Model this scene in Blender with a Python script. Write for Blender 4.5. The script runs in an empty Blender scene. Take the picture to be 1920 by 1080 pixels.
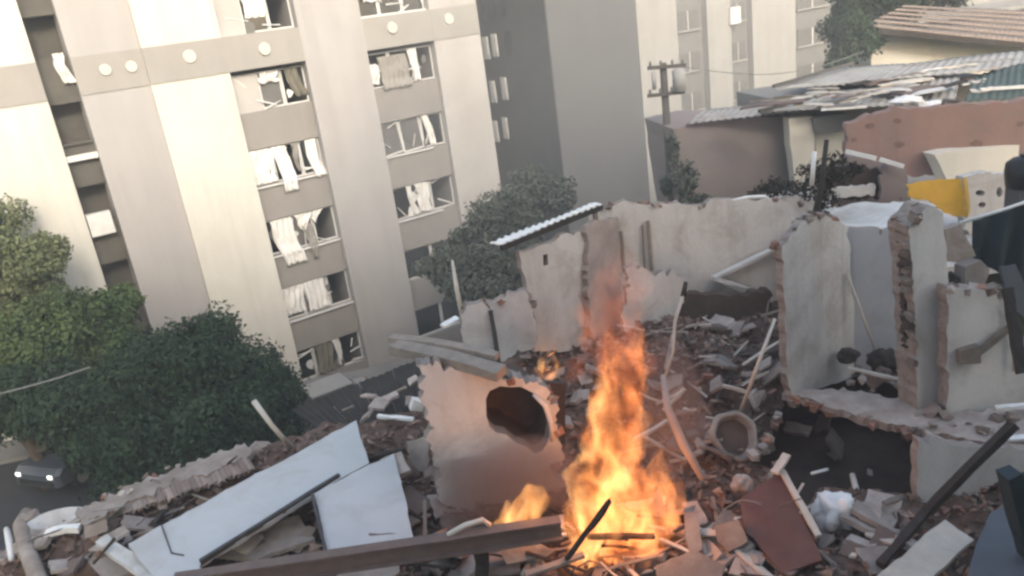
import bpy, bmesh, math, random
import numpy as np
from mathutils import Vector, Matrix, noise
from mathutils.geometry import tessellate_polygon

SC = bpy.context.scene
COL = SC.collection
R = math.radians

# ------------------------------------------------------------------ camera
CAMZ = 18.0
FPX, PITCH, ROLL = 1500.0, R(19.4), R(7.84)
cam_d = bpy.data.cameras.new('camera')
cam = bpy.data.objects.new('camera', cam_d)
COL.objects.link(cam)
cam.location = (0, 0, CAMZ)
cam.rotation_mode = 'XYZ'
# roll: world-down appears at (sin r, cos r) on screen
cam.matrix_world = (Matrix.Translation((0, 0, CAMZ)) @ Matrix.Rotation(R(90) - PITCH, 4, 'X') @ Matrix.Rotation(-ROLL, 4, 'Z'))
cam_d.sensor_width = 36.0
cam_d.lens = FPX / 1920.0 * 36.0
cam_d.clip_start = 0.1
cam_d.clip_end = 3000
SC.camera = cam

# ------------------------------------------------------------------ world, sun, exposure
SUN_AZ, SUN_EL = R(160), R(32)          # azimuth measured clockwise from +Y (the view heading)
w = bpy.data.worlds.new('World'); SC.world = w; w.use_nodes = True
nt = w.node_tree
sky = nt.nodes.new('ShaderNodeTexSky'); sky.sky_type = 'NISHITA'; sky.sun_disc = False
sky.sun_elevation = SUN_EL; sky.sun_rotation = SUN_AZ; sky.air_density = 1.6; sky.dust_density = 4.0; sky.ozone_density = 1.0
bg = nt.nodes['Background']; bg.inputs['Strength'].default_value = 0.15
nt.links.new(sky.outputs[0], bg.inputs[0])
sd = bpy.data.lights.new('sun', 'SUN'); sd.energy = 0.88; sd.angle = R(10); sd.color = (1.0, 0.955, 0.885)
sun = bpy.data.objects.new('sun', sd); COL.objects.link(sun)
sv = Vector((math.sin(SUN_AZ) * math.cos(SUN_EL), math.cos(SUN_AZ) * math.cos(SUN_EL), math.sin(SUN_EL)))
sun.rotation_euler = sv.to_track_quat('Z', 'Y').to_euler()
sun.location = (0, -5, 60)
vs = SC.view_settings
vs.view_transform = 'Standard'; vs.look = 'None'; vs.exposure = 1.68; vs.gamma = 1.0; vs.use_curve_mapping = False
cy = SC.cycles
cy.use_denoising = True
cy.max_bounces = 5; cy.diffuse_bounces = 3; cy.glossy_bounces = 2; cy.transmission_bounces = 3; cy.transparent_max_bounces = 8; cy.volume_bounces = 0
cy.sample_clamp_indirect = 3.0
cy.filter_width = 2.7
cy.volume_step_rate = 1.0

# ------------------------------------------------------------------ pixel -> place helpers (1920 x 1080 frame of the photograph)
def ray(px, py):
    dx, dy = px - 960.0, py - 540.0
    a = dx * math.cos(ROLL) - dy * math.sin(ROLL)
    b = dx * math.sin(ROLL) + dy * math.cos(ROLL)
    cp, sp = math.cos(PITCH), math.sin(PITCH)
    return Vector((a, FPX * cp - b * sp, -FPX * sp - b * cp))
CAM = Vector((0, 0, CAMZ))
def az(px, py, z):
    d = ray(px, py); return CAM + d * ((z - CAMZ) / d.z)
def ay(px, py, y):
    d = ray(px, py); return CAM + d * (y / d.y)
def apl(px, py, p0, n):
    d = ray(px, py); return CAM + d * ((p0 - CAM).dot(n) / d.dot(n))

# ------------------------------------------------------------------ materials
MATS = {}
def mat(name, c1, c2=None, scale=3.0, rough=0.8, bump=0.3, bscale=None, metal=0.0, stain=None, st_scale=0.6, st_amt=0.5, rnd=0.0, spec=0.3, streak=None, island=0.0, detail=6.0):
    if name in MATS: return MATS[name]
    m = bpy.data.materials.new(name); m.use_nodes = True
    t = m.node_tree; N = t.nodes; L = t.links
    b = N['Principled BSDF']
    b.inputs['Roughness'].default_value = rough; b.inputs['Metallic'].default_value = metal
    b.inputs['Specular IOR Level'].default_value = spec
    g = N.new('ShaderNodeNewGeometry')
    nz = N.new('ShaderNodeTexNoise'); nz.inputs['Scale'].default_value = scale; nz.inputs['Detail'].default_value = detail; nz.inputs['Roughness'].default_value = 0.62
    L.new(g.outputs['Position'], nz.inputs['Vector'])
    rp = N.new('ShaderNodeValToRGB'); rp.color_ramp.elements[0].position = 0.32; rp.color_ramp.elements[1].position = 0.68
    rp.color_ramp.elements[0].color = (*c1, 1); rp.color_ramp.elements[1].color = (*(c2 or c1), 1)
    L.new(nz.outputs['Fac'], rp.inputs[0])
    out = rp.outputs[0]
    def mixc(fac, col, a):
        mx = N.new('ShaderNodeMix'); mx.data_type = 'RGBA'; mx.inputs[7].default_value = (*col, 1)
        L.new(fac, mx.inputs[0]); L.new(a, mx.inputs[6]); return mx.outputs[2]
    if stain:
        n2 = N.new('ShaderNodeTexNoise'); n2.inputs['Scale'].default_value = st_scale; n2.inputs['Detail'].default_value = 8; n2.inputs['Roughness'].default_value = 0.7; n2.inputs['Distortion'].default_value = 0.6
        L.new(g.outputs['Position'], n2.inputs['Vector'])
        mr = N.new('ShaderNodeMapRange'); mr.inputs[1].default_value = 0.48; mr.inputs[2].default_value = 0.75; mr.inputs[3].default_value = 0; mr.inputs[4].default_value = st_amt
        L.new(n2.outputs['Fac'], mr.inputs[0]); out = mixc(mr.outputs[0], stain, out)
    if streak:
        mp = N.new('ShaderNodeMapping'); mp.inputs['Scale'].default_value = (1.6, 1.6, 0.12); L.new(g.outputs['Position'], mp.inputs['Vector'])
        n3 = N.new('ShaderNodeTexNoise'); n3.inputs['Scale'].default_value = 1.0; n3.inputs['Detail'].default_value = 7; n3.inputs['Roughness'].default_value = 0.65
        L.new(mp.outputs[0], n3.inputs['Vector'])
        mr = N.new('ShaderNodeMapRange'); mr.inputs[1].default_value = 0.45; mr.inputs[2].default_value = 0.8; mr.inputs[3].default_value = 0; mr.inputs[4].default_value = streak[1]
        L.new(n3.outputs['Fac'], mr.inputs[0]); out = mixc(mr.outputs[0], streak[0], out)
    if rnd or island:
        src = N.new('ShaderNodeObjectInfo').outputs['Random'] if rnd else g.outputs['Random Per Island']
        amt = rnd or island
        mr = N.new('ShaderNodeMapRange'); mr.inputs[3].default_value = 1 - amt; mr.inputs[4].default_value = 1 + amt
        L.new(src, mr.inputs[0])
        hs = N.new('ShaderNodeHueSaturation'); L.new(mr.outputs[0], hs.inputs['Value']); L.new(out, hs.inputs['Color']); out = hs.outputs[0]
    L.new(out, b.inputs['Base Color'])
    if bump:
        nb = N.new('ShaderNodeTexNoise'); nb.inputs['Scale'].default_value = bscale or scale * 5; nb.inputs['Detail'].default_value = 5
        L.new(g.outputs['Position'], nb.inputs['Vector'])
        bp = N.new('ShaderNodeBump'); bp.inputs['Strength'].default_value = bump; bp.inputs['Distance'].default_value = 0.03
        L.new(nb.outputs['Fac'], bp.inputs['Height']); L.new(bp.outputs[0], b.inputs['Normal'])
    MATS[name] = m
    return m

M = dict(
    cream=mat('cream_render', (.62, .595, .53), (.575, .55, .49), .5, .9, .12, 9, streak=((.40, .37, .32), .5), stain=(.47, .44, .385), st_scale=.22, st_amt=.45),
    pink=mat('pinkish_render', (.405, .385, .37), (.37, .35, .338), .5, .9, .12, 9, streak=((.28, .26, .245), .5), stain=(.36, .33, .31), st_scale=.3, st_amt=.4),
    light=mat('pale_render', (.47, .445, .42), (.395, .37, .345), .6, .9, .12, 9, streak=((.36, .33, .30), .4)),
    spandrel=mat('spandrel_render', (.285, .262, .24), (.25, .232, .213), .8, .9, .15, 9, streak=((.20, .185, .17), .6)),
    band=mat('band_render', (.34, .32, .29), (.31, .29, .265), .7, .9, .15, 8, streak=((.27, .25, .23), .5)),
    disc=mat('disc_paint', (.55, .53, .47), (.50, .48, .43), 3, .7, .1),
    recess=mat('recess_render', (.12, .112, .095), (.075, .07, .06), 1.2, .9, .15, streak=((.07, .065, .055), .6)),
    interior=mat('room_shade_plaster', (.045, .04, .036), (.03, .027, .024), 2, .95, 0),  # darkness of the unlit rooms put into the wall colour
    frame=mat('white_frame', (.68, .67, .64), (.58, .57, .54), 5, .5, .05),
    curtain=mat('white_curtain', (.76, .74, .70), (.66, .64, .60), 4, .9, .2, 14),
    greycurtain=mat('grey_curtain', (.30, .28, .25), (.25, .23, .21), 4, .9, .2, 14),
    olive=mat('olive_curtain', (.20, .18, .14), (.15, .14, .11), 4, .9, .2, 14),
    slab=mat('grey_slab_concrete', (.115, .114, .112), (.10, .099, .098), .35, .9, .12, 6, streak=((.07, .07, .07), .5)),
    slabside=mat('shaded_side_render', (.035, .034, .030), (.022, .022, .02), .8, .95, .2, streak=((.03, .032, .028), .6), stain=(.07, .085, .065), st_amt=.5),  # shade of the left side put into its colour, darker than the front
    farpale=mat('far_pale_render', (.37, .36, .34), (.32, .31, .295), .5, .9, .1, streak=((.22, .215, .2), .6)),
    fargrey=mat('far_grey_render', (.19, .187, .18), (.16, .157, .15), .5, .9, .1, streak=((.15, .145, .14), .5)),
    plaster=mat('house_plaster', (.58, .55, .515), (.51, .48, .45), 1.1, .92, .35, 12, stain=(.24, .19, .16), st_scale=.9, st_amt=.75, streak=((.25, .21, .185), .5)),
    plaster2=mat('house_plaster_grey', (.57, .55, .525), (.50, .485, .462), 1.2, .92, .3, 12, stain=(.24, .215, .195), st_scale=.8, st_amt=.7, streak=((.24, .22, .205), .5)),
    plasterpink=mat('house_plaster_pink', (.40, .325, .285), (.33, .265, .235), 1.3, .92, .3, 12, stain=(.2, .15, .125), st_scale=.9, st_amt=.7),
    tileblue=mat('bluish_glazed_wall', (.42, .435, .46), (.36, .375, .40), 1.0, .45, .1, 9, stain=(.24, .235, .235), st_scale=.8, st_amt=.6),
    concrete=mat('rubble_concrete', (.235, .19, .16), (.145, .11, .09), 3, .95, .5, 16, stain=(.13, .095, .075), st_scale=1.4, st_amt=.7, rnd=.35),
    brickchunk=mat('rubble_brick', (.27, .135, .09), (.19, .105, .08), 4, .95, .5, 16, stain=(.25, .2, .17), st_scale=2, st_amt=.6, rnd=.3),
    plasterchunk=mat('rubble_plaster', (.37, .32, .282), (.26, .22, .192), 3, .95, .4, 16, stain=(.18, .135, .108), st_scale=1.5, st_amt=.8, rnd=.3),
    fragment=mat('rubble_wall_fragment', (.36, .31, .275), (.22, .18, .155), 2.5, .95, .4, 16, stain=(.19, .145, .118), st_scale=1.3, st_amt=.8, rnd=.25),
    core=mat('broken_block_core', (.29, .245, .215), (.19, .15, .13), 7, .98, .8, 22, stain=(.34, .31, .28), st_scale=5, st_amt=.7),
    dirt=mat('rubble_dirt', (.13, .08, .06), (.055, .034, .026), 1.6, 1, 1.0, 9, stain=(.24, .21, .185), st_scale=1.2, st_amt=.45),
    whitepanel=mat('white_roof_panel', (.45, .458, .462), (.41, .418, .422), .7, .55, .12, 5, stain=(.33, .31, .285), st_scale=1.1, st_amt=.75),
    paneledge=mat('panel_dark_edge', (.07, .068, .066), (.04, .04, .04), 5, .8, .2),
    steel=mat('rusty_steel', (.155, .112, .095), (.11, .08, .07), 4, .7, .4, 20, stain=(.17, .11, .08), st_scale=2, st_amt=.5),
    wood=mat('weathered_wood', (.26, .215, .175), (.17, .14, .115), 5, .85, .4, 25, rnd=.3),
    palewood=mat('pale_wood', (.50, .45, .385), (.40, .36, .31), 5, .8, .3, 25, rnd=.15),
    darkwood=mat('charred_wood', (.045, .036, .03), (.025, .02, .018), 6, .9, .5, 20),
    door=mat('brown_door', (.115, .045, .03), (.085, .033, .024), 3, .55, .2, 20, stain=(.15, .09, .07), st_scale=2, st_amt=.4),
    soot_shade=mat('soot_shade_wall', (.085, .06, .048), (.045, .033, .027), 2, .95, .3),  # dark brown parts, and shade of void and niche put into colour
    cloth=mat('white_cloth', (.72, .71, .69), (.62, .61, .60), 4, .9, .3, 12),
    white=mat('white_paint', (.72, .71, .68), (.62, .61, .585), 5, .6, .1),
    metalroof=mat('grey_metal_roof', (.33, .325, .31), (.25, .245, .235), 1.5, .6, .1, 9, stain=(.15, .105, .075), st_scale=.8, st_amt=.95, streak=((.12, .09, .07), .5)),
    greenroof=mat('dark_green_roof', (.06, .085, .075), (.04, .055, .05), 2, .6, .1, 9),
    brownroof=mat('brown_tile_roof', (.24, .185, .15), (.19, .145, .12), 2, .85, .3, 12, stain=(.14, .12, .1), st_scale=1, st_amt=.6),
    eave=mat('dark_eave', (.055, .048, .042), (.04, .034, .03), 3, .9, .1),
    whitewall=mat('cream_house_wall', (.60, .565, .49), (.54, .51, .445), .8, .9, .15, 9, streak=((.42, .39, .34), .4)),
    mauve=mat('mauve_wall', (.235, .20, .19), (.20, .172, .165), .9, .92, .2, 9, stain=(.26, .155, .13), st_scale=.35, st_amt=.5),
    redwall=mat('red_painted_wall', (.29, .18, .15), (.24, .155, .132), 1.0, .9, .3, 9, stain=(.20, .16, .14), st_scale=1.0, st_amt=.8, streak=((.17, .125, .105), .6)),
    redhole=mat('bare_patch', (.20, .125, .10), (.15, .095, .08), 4, .95, .3),
    yellow=mat('yellow_sheet', (.62, .33, .04), (.55, .32, .035), 2.5, .6, .1, 8, stain=(.35, .2, .05), st_scale=2.5, st_amt=.5),
    tarp=mat('dark_teal_tarp', (.022, .034, .038), (.014, .022, .026), 3, .6, .3, 6),
    bluegrey=mat('blue_grey_panel', (.085, .093, .104), (.068, .075, .085), 2, .5, .1, 6),
    pole=mat('weathered_pole', (.10, .092, .082), (.07, .064, .058), 6, .9, .3, 20),
    paleped=mat('pale_pipe', (.55, .50, .43), (.44, .40, .345), 4, .7, .2),
    bark=mat('bark', (.09, .07, .05), (.05, .04, .03), 6, .95, .6, 20),
    leafdark=mat('leaf_dark', (.030, .054, .025), (.013, .028, .014), .9, .7, 0, island=.35, spec=.2),
    leafmid=mat('leaf_mid', (.085, .12, .04), (.035, .062, .024), .9, .7, 0, island=.35, spec=.2),
    leafsun=mat('leaf_yellowish', (.17, .185, .09), (.07, .095, .045), .9, .7, 0, island=.35, spec=.2),
    leafgrey=mat('leaf_grey_hazed', (.11, .125, .098), (.055, .066, .052), .9, .7, 0, island=.35, spec=.2),  # lightened: haze over the middle tree is put into the leaf colour
    leafdry=mat('leaf_dry', (.05, .045, .036), (.03, .026, .022), 2, .9, 0, island=.4, spec=.1),
    asphalt=mat('asphalt', (.04, .042, .046), (.03, .031, .034), 2, .9, .2, 30),
    pavement=mat('pavement_concrete', (.2, .195, .185), (.16, .155, .15), 1.5, .9, .2, 20),
    earth=mat('earth_ground', (.11, .11, .075), (.06, .075, .045), .5, 1, .5, 5),
    carblue=mat('blue_grey_car_paint', (.07, .085, .105), (.065, .08, .10), 2, .28, 0, spec=.5, metal=.3),
    cargrey=mat('silver_grey_car_paint', (.26, .265, .27), (.24, .245, .25), 2, .3, 0, spec=.5, metal=.3),
    glassdark=mat('tinted_glass', (.012, .014, .016), (.01, .012, .014), 2, .08, 0, spec=.6),
    rubber=mat('tyre_rubber', (.02, .02, .02), (.015, .015, .015), 4, .85, .1),
    tank=mat('black_plastic_tank', (.018, .018, .019), (.012, .012, .012), 3, .45, .05),
    wire=mat('cable', (.20, .20, .19), (.16, .16, .15), 3, .7, 0),
    clay=mat('clay_tile', (.27, .21, .175), (.20, .15, .13), 3, .9, .4, 14, stain=(.26, .24, .2), st_scale=3, st_amt=.6, rnd=.3),
)
def glass_mat(name, tint, fac):
    m = bpy.data.materials.new(name); m.use_nodes = True
    t = m.node_tree; N = t.nodes; L = t.links
    N.remove(N['Principled BSDF'])
    tr = N.new('ShaderNodeBsdfTransparent'); tr.inputs[0].default_value = (*tint, 1)
    gl = N.new('ShaderNodeBsdfGlossy'); gl.inputs['Roughness'].default_value = .12; gl.inputs[0].default_value = (.8, .8, .8, 1)
    mx = N.new('ShaderNodeMixShader'); mx.inputs[0].default_value = fac
    L.new(tr.outputs[0], mx.inputs[1]); L.new(gl.outputs[0], mx.inputs[2]); L.new(mx.outputs[0], N['Material Output'].inputs[0])
    return m
M['pane'] = glass_mat('window_glass', (.75, .77, .76), .22)
M['panegrey'] = mat('dusty_glass', (.16, .155, .145), (.12, .115, .11), 2, .25, 0, spec=.5)
def emit_mat(name, col, s):
    m = bpy.data.materials.new(name); m.use_nodes = True
    b = m.node_tree.nodes['Principled BSDF']; b.inputs['Base Color'].default_value = (.8, .8, .8, 1)
    b.inputs['Emission Color'].default_value = (*col, 1); b.inputs['Emission Strength'].default_value = s
    return m
M['headlight'] = emit_mat('lit_headlight', (1, .97, .9), .6)

# ------------------------------------------------------------------ object helpers
def link(name, me, m, parent=None):
    o = bpy.data.objects.new(name, me); COL.objects.link(o)
    if m is not None:
        me.materials.clear(); me.materials.append(m)
    if parent is not None:
        o.parent = parent; o.matrix_parent_inverse = Matrix.Translation(-parent.location)
    return o
def tag(o, label=None, cat=None, group=None, kind=None):
    if label: o['label'] = label
    if cat: o['category'] = cat
    if group: o['group'] = group
    if kind: o['kind'] = kind
    elif cat: o['kind'] = 'thing'
    return o
def thing(name, label, cat, loc, group=None):
    o = bpy.data.objects.new(name, None); COL.objects.link(o); o.location = Vector(loc); o.empty_display_size = .3
    return tag(o, label, cat, group)
class MB:
    def __init__(s): s.v = []; s.f = []; s.side = []
    def add(s, v, f):
        b = len(s.v); s.v += [tuple(x) for x in v]; s.f += [tuple(b + i for i in q) for q in f]; return s
    def box(s, c, size, rot=None, jit=0.0, rnd=None):
        c = Vector(c); hx, hy, hz = size[0] / 2, size[1] / 2, size[2] / 2
        vs_ = []
        for x, y, z in ((-1, -1, -1), (1, -1, -1), (1, 1, -1), (-1, 1, -1), (-1, -1, 1), (1, -1, 1), (1, 1, 1), (-1, 1, 1)):
            p = Vector((x * hx, y * hy, z * hz))
            if jit: p += Vector((rnd.uniform(-jit, jit), rnd.uniform(-jit, jit), rnd.uniform(-jit, jit)))
            if rot is not None: p = rot @ p
            vs_.append(c + p)
        return s.add(vs_, ((0, 3, 2, 1), (4, 5, 6, 7), (0, 1, 5, 4), (1, 2, 6, 5), (2, 3, 7, 6), (3, 0, 4, 7)))
    def bar(s, a, b, wd, h, up=(0, 0, 1), seg=1, jit=0.0, rnd=None, bend=0.0):
        a, b = Vector(a), Vector(b); d = (b - a).normalized(); up = Vector(up)
        if abs(d.dot(up)) > .97: up = Vector((1, 0, 0))
        x = d.cross(up).normalized(); y = x.cross(d).normalized()
        base = len(s.v)
        for i in range(seg + 1):
            t = i / seg; p = a.lerp(b, t) + y * bend * math.sin(t * math.pi)
            for sx, sy in ((-1, -1), (1, -1), (1, 1), (-1, 1)):
                q = p + x * sx * wd / 2 + y * sy * h / 2
                if jit: q += Vector((rnd.uniform(-jit, jit), rnd.uniform(-jit, jit), rnd.uniform(-jit, jit)))
                s.v.append(tuple(q))
        for i in range(seg):
            o = base + i * 4
            for k in range(4): s.f.append((o + k, o + (k + 1) % 4, o + 4 + (k + 1) % 4, o + 4 + k))
        s.f.append((base + 3, base + 2, base + 1, base)); o = base + seg * 4; s.f.append((o, o + 1, o + 2, o + 3))
        return s
    def tube(s, pts, rad, n=8, cap=True):
        pts = [Vector(p) for p in pts]
        if not isinstance(rad, (list, tuple)): rad = [rad] * len(pts)
        base = len(s.v); prev = None
        for i, p in enumerate(pts):
            d = (pts[min(i + 1, len(pts) - 1)] - pts[max(i - 1, 0)]).normalized()
            if prev is None:
                u = Vector((0, 0, 1)) if abs(d.z) < .9 else Vector((1, 0, 0))
                x = d.cross(u).normalized()
            else:
                x = (prev - d * prev.dot(d)).normalized()
            prev = x; y = d.cross(x)
            for k in range(n):
                a = 2 * math.pi * k / n; s.v.append(tuple(p + (x * math.cos(a) + y * math.sin(a)) * rad[i]))
        for i in range(len(pts) - 1):
            o = base + i * n
            for k in range(n): s.f.append((o + k, o + (k + 1) % n, o + n + (k + 1) % n, o + n + k))
        if cap:
            s.f.append(tuple(base + k for k in range(n - 1, -1, -1))); o = base + (len(pts) - 1) * n; s.f.append(tuple(o + k for k in range(n)))
        return s
    def prism(s, loops, thick):
        """loops: list of 3D point lists (outer, then holes) in one plane; extruded by vector thick"""
        th = Vector(thick); loops = [[Vector(p) for p in l] for l in loops]
        flat = [p for l in loops for p in l]; n = len(flat)
        tris = tessellate_polygon(loops)
        base = len(s.v)
        s.v += [tuple(p) for p in flat] + [tuple(p + th) for p in flat]
        for t in tris:
            s.f.append(tuple(base + i for i in t)); s.f.append(tuple(base + n + i for i in reversed(t)))
        o = 0
        for l in loops:
            k = len(l)
            for i in range(k):
                a, b = o + i, o + (i + 1) % k
                s.side.append(len(s.f)); s.f.append((base + a, base + b, base + n + b, base + n + a))
            o += k
        return s
    def mesh(s, name='m', smooth=False):
        me = bpy.data.meshes.new(name); me.from_pydata(s.v, [], s.f)
        bm = bmesh.new(); bm.from_mesh(me); bmesh.ops.recalc_face_normals(bm, faces=bm.faces); bm.to_mesh(me); bm.free()
        if smooth:
            for p in me.polygons: p.use_smooth = True
        return me
    def build(s, name, m, parent=None, smooth=False):
        return link(name, s.mesh(name, smooth), m, parent)
    def single(s, name, m, label, cat, group=None, smooth=False):
        """a thing that is one mesh: origin moved to its base"""
        me = s.mesh(name, smooth)
        co = np.array([v.co for v in me.vertices]); c = Vector((co[:, 0].mean(), co[:, 1].mean(), co[:, 2].min()))
        me.transform(Matrix.Translation(-c)); o = link(name, me, m); o.location = c
        return tag(o, label, cat, group)

def rough_edge(pts, amp, step, rnd, keep=()):
    """subdivide a pixel polygon and jitter the new points: a broken edge with steps and bites. keep = edges left straight"""
    out = []
    for i, p in enumerate(pts):
        q = pts[(i + 1) % len(pts)]; out.append(p)
        if i in keep: continue
        L = math.hypot(q[0] - p[0], q[1] - p[1])
        if L < 4: continue
        nx, ny = -(q[1] - p[1]) / L, (q[0] - p[0]) / L; k = max(1, int(L / (step * .42))); off = 0.0
        for j in range(1, k + 1):
            t = (j + rnd.uniform(-.3, .3)) / (k + 1)
            off = off * .45 + rnd.uniform(-1, 1) * amp * 1.15
            if rnd.random() < .12: off += rnd.choice((-1, 1)) * amp * 1.6
            out.append((p[0] + (q[0] - p[0]) * t + nx * off, p[1] + (q[1] - p[1]) * t + ny * off))
    return out
class Plane:
    def __init__(s, p, n): s.p = Vector(p); s.n = Vector(n).normalized()
    def at(s, q): return apl(q[0], q[1], s.p, s.n)
def vplane(A, B):
    """vertical plane through two places"""
    d = (B - A); d.z = 0; n = Vector((d.y, -d.x, 0)).normalized()
    if n.dot(A - CAM) > 0: n = -n
    return Plane(A, n)
def tplane(A, B, C):
    n = (B - A).cross(C - A).normalized()
    if n.dot(A - CAM) > 0: n = -n
    return Plane(A, n)
def slabpx(pix, pl, thick, mb=None, holes=()):
    mb = mb or MB()
    return mb.prism([[pl.at(q) for q in pix]] + [[pl.at(q) for q in h] for h in holes], -pl.n * thick)

# street-aligned axes: DD runs along the street and the facade (rightwards and away), NN points from the facade to the camera side
DD = Vector((.84387, .53656, 0)); NN = Vector((.53656, -.84387, 0)); UP = Vector((0, 0, 1))
FROT = Matrix((DD, NN, UP)).transposed()     # columns: u, v, z
F0 = Vector((-7.04, 33.44, 0))
def FP(u, v, z): return F0 + DD * u + NN * v + UP * z
def fbox(mb, u0, u1, v0, v1, z0, z1):
    return mb.box(FP((u0 + u1) / 2, (v0 + v1) / 2, (z0 + z1) / 2), (abs(u1 - u0), abs(v1 - v0), abs(z1 - z0)), FROT)

# ================================================================== THE SETTING: ground, street
E0 = Vector((-9.4, 12.85, 0))                 # a point of the house's street edge (rubble level z = 10)
def ST(s, t, z=0): return E0 + DD * s + NN * t + UP * z
def smooth(a, b, x):
    t = min(1, max(0, (x - a) / (b - a))); return t * t * (3 - 2 * t)
def ground_h(s, t):
    g = street_z(s)
    g -= 3.4 * smooth(-13.4, -15.2, t)                                       # the block stands lower than the street
    return g + (11.0 - g) * smooth(17, 27, s) * smooth(-9, -2, t)          # hillside on the right carries the neighbouring houses
def street_z(s): return 6.6 - .17 * (min(max(s, -22), 16) + 1)             # the street climbs to the left
def make_ground():
    N = 120; g = np.linspace(-1, 1, N); g = np.sign(g) * (np.abs(g) ** 3 * 1400 + np.abs(g) * 70)
    mb = MB()
    for j in range(N):
        for i in range(N):
            s_, t_ = g[i] + 10, g[j] - 10
            p = ST(s_, t_, ground_h(s_, t_) - .02); mb.v.append(tuple(p))
    for j in range(N - 1):
        for i in range(N - 1): mb.f.append((j * N + i, j * N + i + 1, (j + 1) * N + i + 1, (j + 1) * N + i))
    o = mb.build('ground', M['earth'], smooth=True); tag(o, kind='structure')
make_ground()
def strip(name, t0, t1, dz, m, s0=-60, s1=80, n=70):
    mb = MB()
    for i in range(n + 1):
        q = s0 + (s1 - s0) * i / n
        for t_, z_ in ((t0, dz), (t1, dz), (t1, dz - .4), (t0, dz - .4)): mb.v.append(tuple(ST(q, t_, street_z(q) + z_)))
    for i in range(n):
        for k in range(4): mb.f.append((i * 4 + k, i * 4 + (k + 1) % 4, i * 4 + 4 + (k + 1) % 4, i * 4 + 4 + k))
    return tag(mb.build(name, m), kind='structure')
strip('street', -12.0, -2.0, .004, M['asphalt'])
strip('pavement_near', -2.0, 0.0, .13, M['pavement'])
strip('pavement_far', -13.6, -12.0, .13, M['pavement'])
def onstreet(px, py, lift=0.0):
    z = 6.0
    for _ in range(20):
        p = az(px, py, z); q = p - E0; z = .5 * z + .5 * (ground_h(q.dot(DD), q.dot(NN)) + lift)
    return az(px, py, z)
# unseen tall building added behind the viewpoint, shaped to keep the ruin in shade
vb = thing('shade_building', 'unseen tall building added behind the viewpoint to shade the ruin', 'apartment building', (9, -5, 0))
MB().box((9.2, -5.5, 16.2), (29.4, 8, 32.4)).build('wall', M['pink'], vb)
for i_ in range(-1, 8):
    for j_ in range(3, 11):
        if i_ == 0 and 14 < j_ * 2.9 < 20: continue
        MB().box((i_ * 3.2, -1.49, j_ * 2.9), (1.5, .06, 1.3)).build('window', M['glassdark'], vb)

# ================================================================== APARTMENT BLOCK
zc = CAMZ
blk = thing('apartment_block', 'tall pale apartment block with blown-out windows and round discs on its band', 'apartment building', FP(0, -3, 0))
TOP = 27.0
def panel(name, m, u0, u1, v0, v1, z0, z1, parent=blk): return fbox(MB(), u0, u1, v0, v1, z0, z1).build(name, m, parent)
BZ0, BZ1 = zc - 1.06, zc + .22
# core mass behind the facade, set back so that the rooms are hollow
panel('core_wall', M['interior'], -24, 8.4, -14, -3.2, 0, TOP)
panel('wall', M['cream'], -24, -9.2, -3.19, .15, 0, TOP)                 # far-left wall
panel('wall', M['pink'], -8.15, -5.85, -3.19, .10, 0, TOP)
panel('wall', M['cream'], -5.848, -3.0, -3.19, .22, 0, TOP)
panel('wall', M['pink'], .04, 2.75, -3.19, .22, 0, TOP)
panel('wall', M['light'], 6.0, 8.4, -3.19, .16, 0, TOP)
# darker band with discs
for a, b, v in ((-24, -9.2, .15), (-8.15, -5.85, .10), (-5.848, -3.0, .22), (6.0, 8.4, .16)):
    panel('band', M['band'], a + .001, b - .001, v - .02, v + .03, BZ0, BZ1)
panel('band', M['band'], -2.998, .038, -.3, .245, BZ0, BZ1)
panel('band', M['band'], 2.752, 5.998, -.3, .185, BZ0, BZ1)
def disc(u, v, z, r=.27):
    mb = MB(); n = 20
    for k in range(2):
        for i in range(n):
            a = 2 * math.pi * i / n; mb.v.append(tuple(FP(u + r * (1 - .08 * k) * math.cos(a), v + .05 * k, z + r * (1 - .08 * k) * math.sin(a))))
    for i in range(n): mb.f.append((i, (i + 1) % n, n + (i + 1) % n, n + i))
    mb.f.append(tuple(range(n, 2 * n))); mb.f.append(tuple(range(n - 1, -1, -1)))
    mb.build('disc', M['disc'], blk)
FPL = Plane(FP(0, .2, 0), NN)
def puv(px, py):
    p = FPL.at((px, py)); q = p - F0; return q.dot(DD), q.z
for px, py, v, r in ((355, 106, .249, .24), (495, 92, .274, .24), (735, 52, .214, .24), (842, 36, .189, .24), (198, 131, .129, .2), (247, 125, .129, .2)):
    u, z = puv(px, py); disc(u, v, z, r)
# floors, spandrels, windows
ROW_TOP = [zc + 1.7] + [zc - 1.2 - 2.9 * k for k in range(6)]       # top of the window opening of each row, row 0 is above the band
ROW_BOT = [zc + .22] + [zc - 2.66 - 2.9 * k for k in range(6)]
for (a, b) in ((-2.999, .039), (2.751, 5.999)):
    for k in range(7):
        top = ROW_BOT[k]; bot = (ROW_TOP[k + 1] if k < 6 else 0.0)
        if k == 0: continue
        panel('spandrel', M['spandrel'], a, b, -.3, -.06, bot, top)
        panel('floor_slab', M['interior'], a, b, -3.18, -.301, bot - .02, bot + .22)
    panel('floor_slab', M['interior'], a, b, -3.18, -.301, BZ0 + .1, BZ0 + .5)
    panel('spandrel', M['spandrel'], a, b, -.3, -.06, ROW_TOP[0], TOP)
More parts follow.
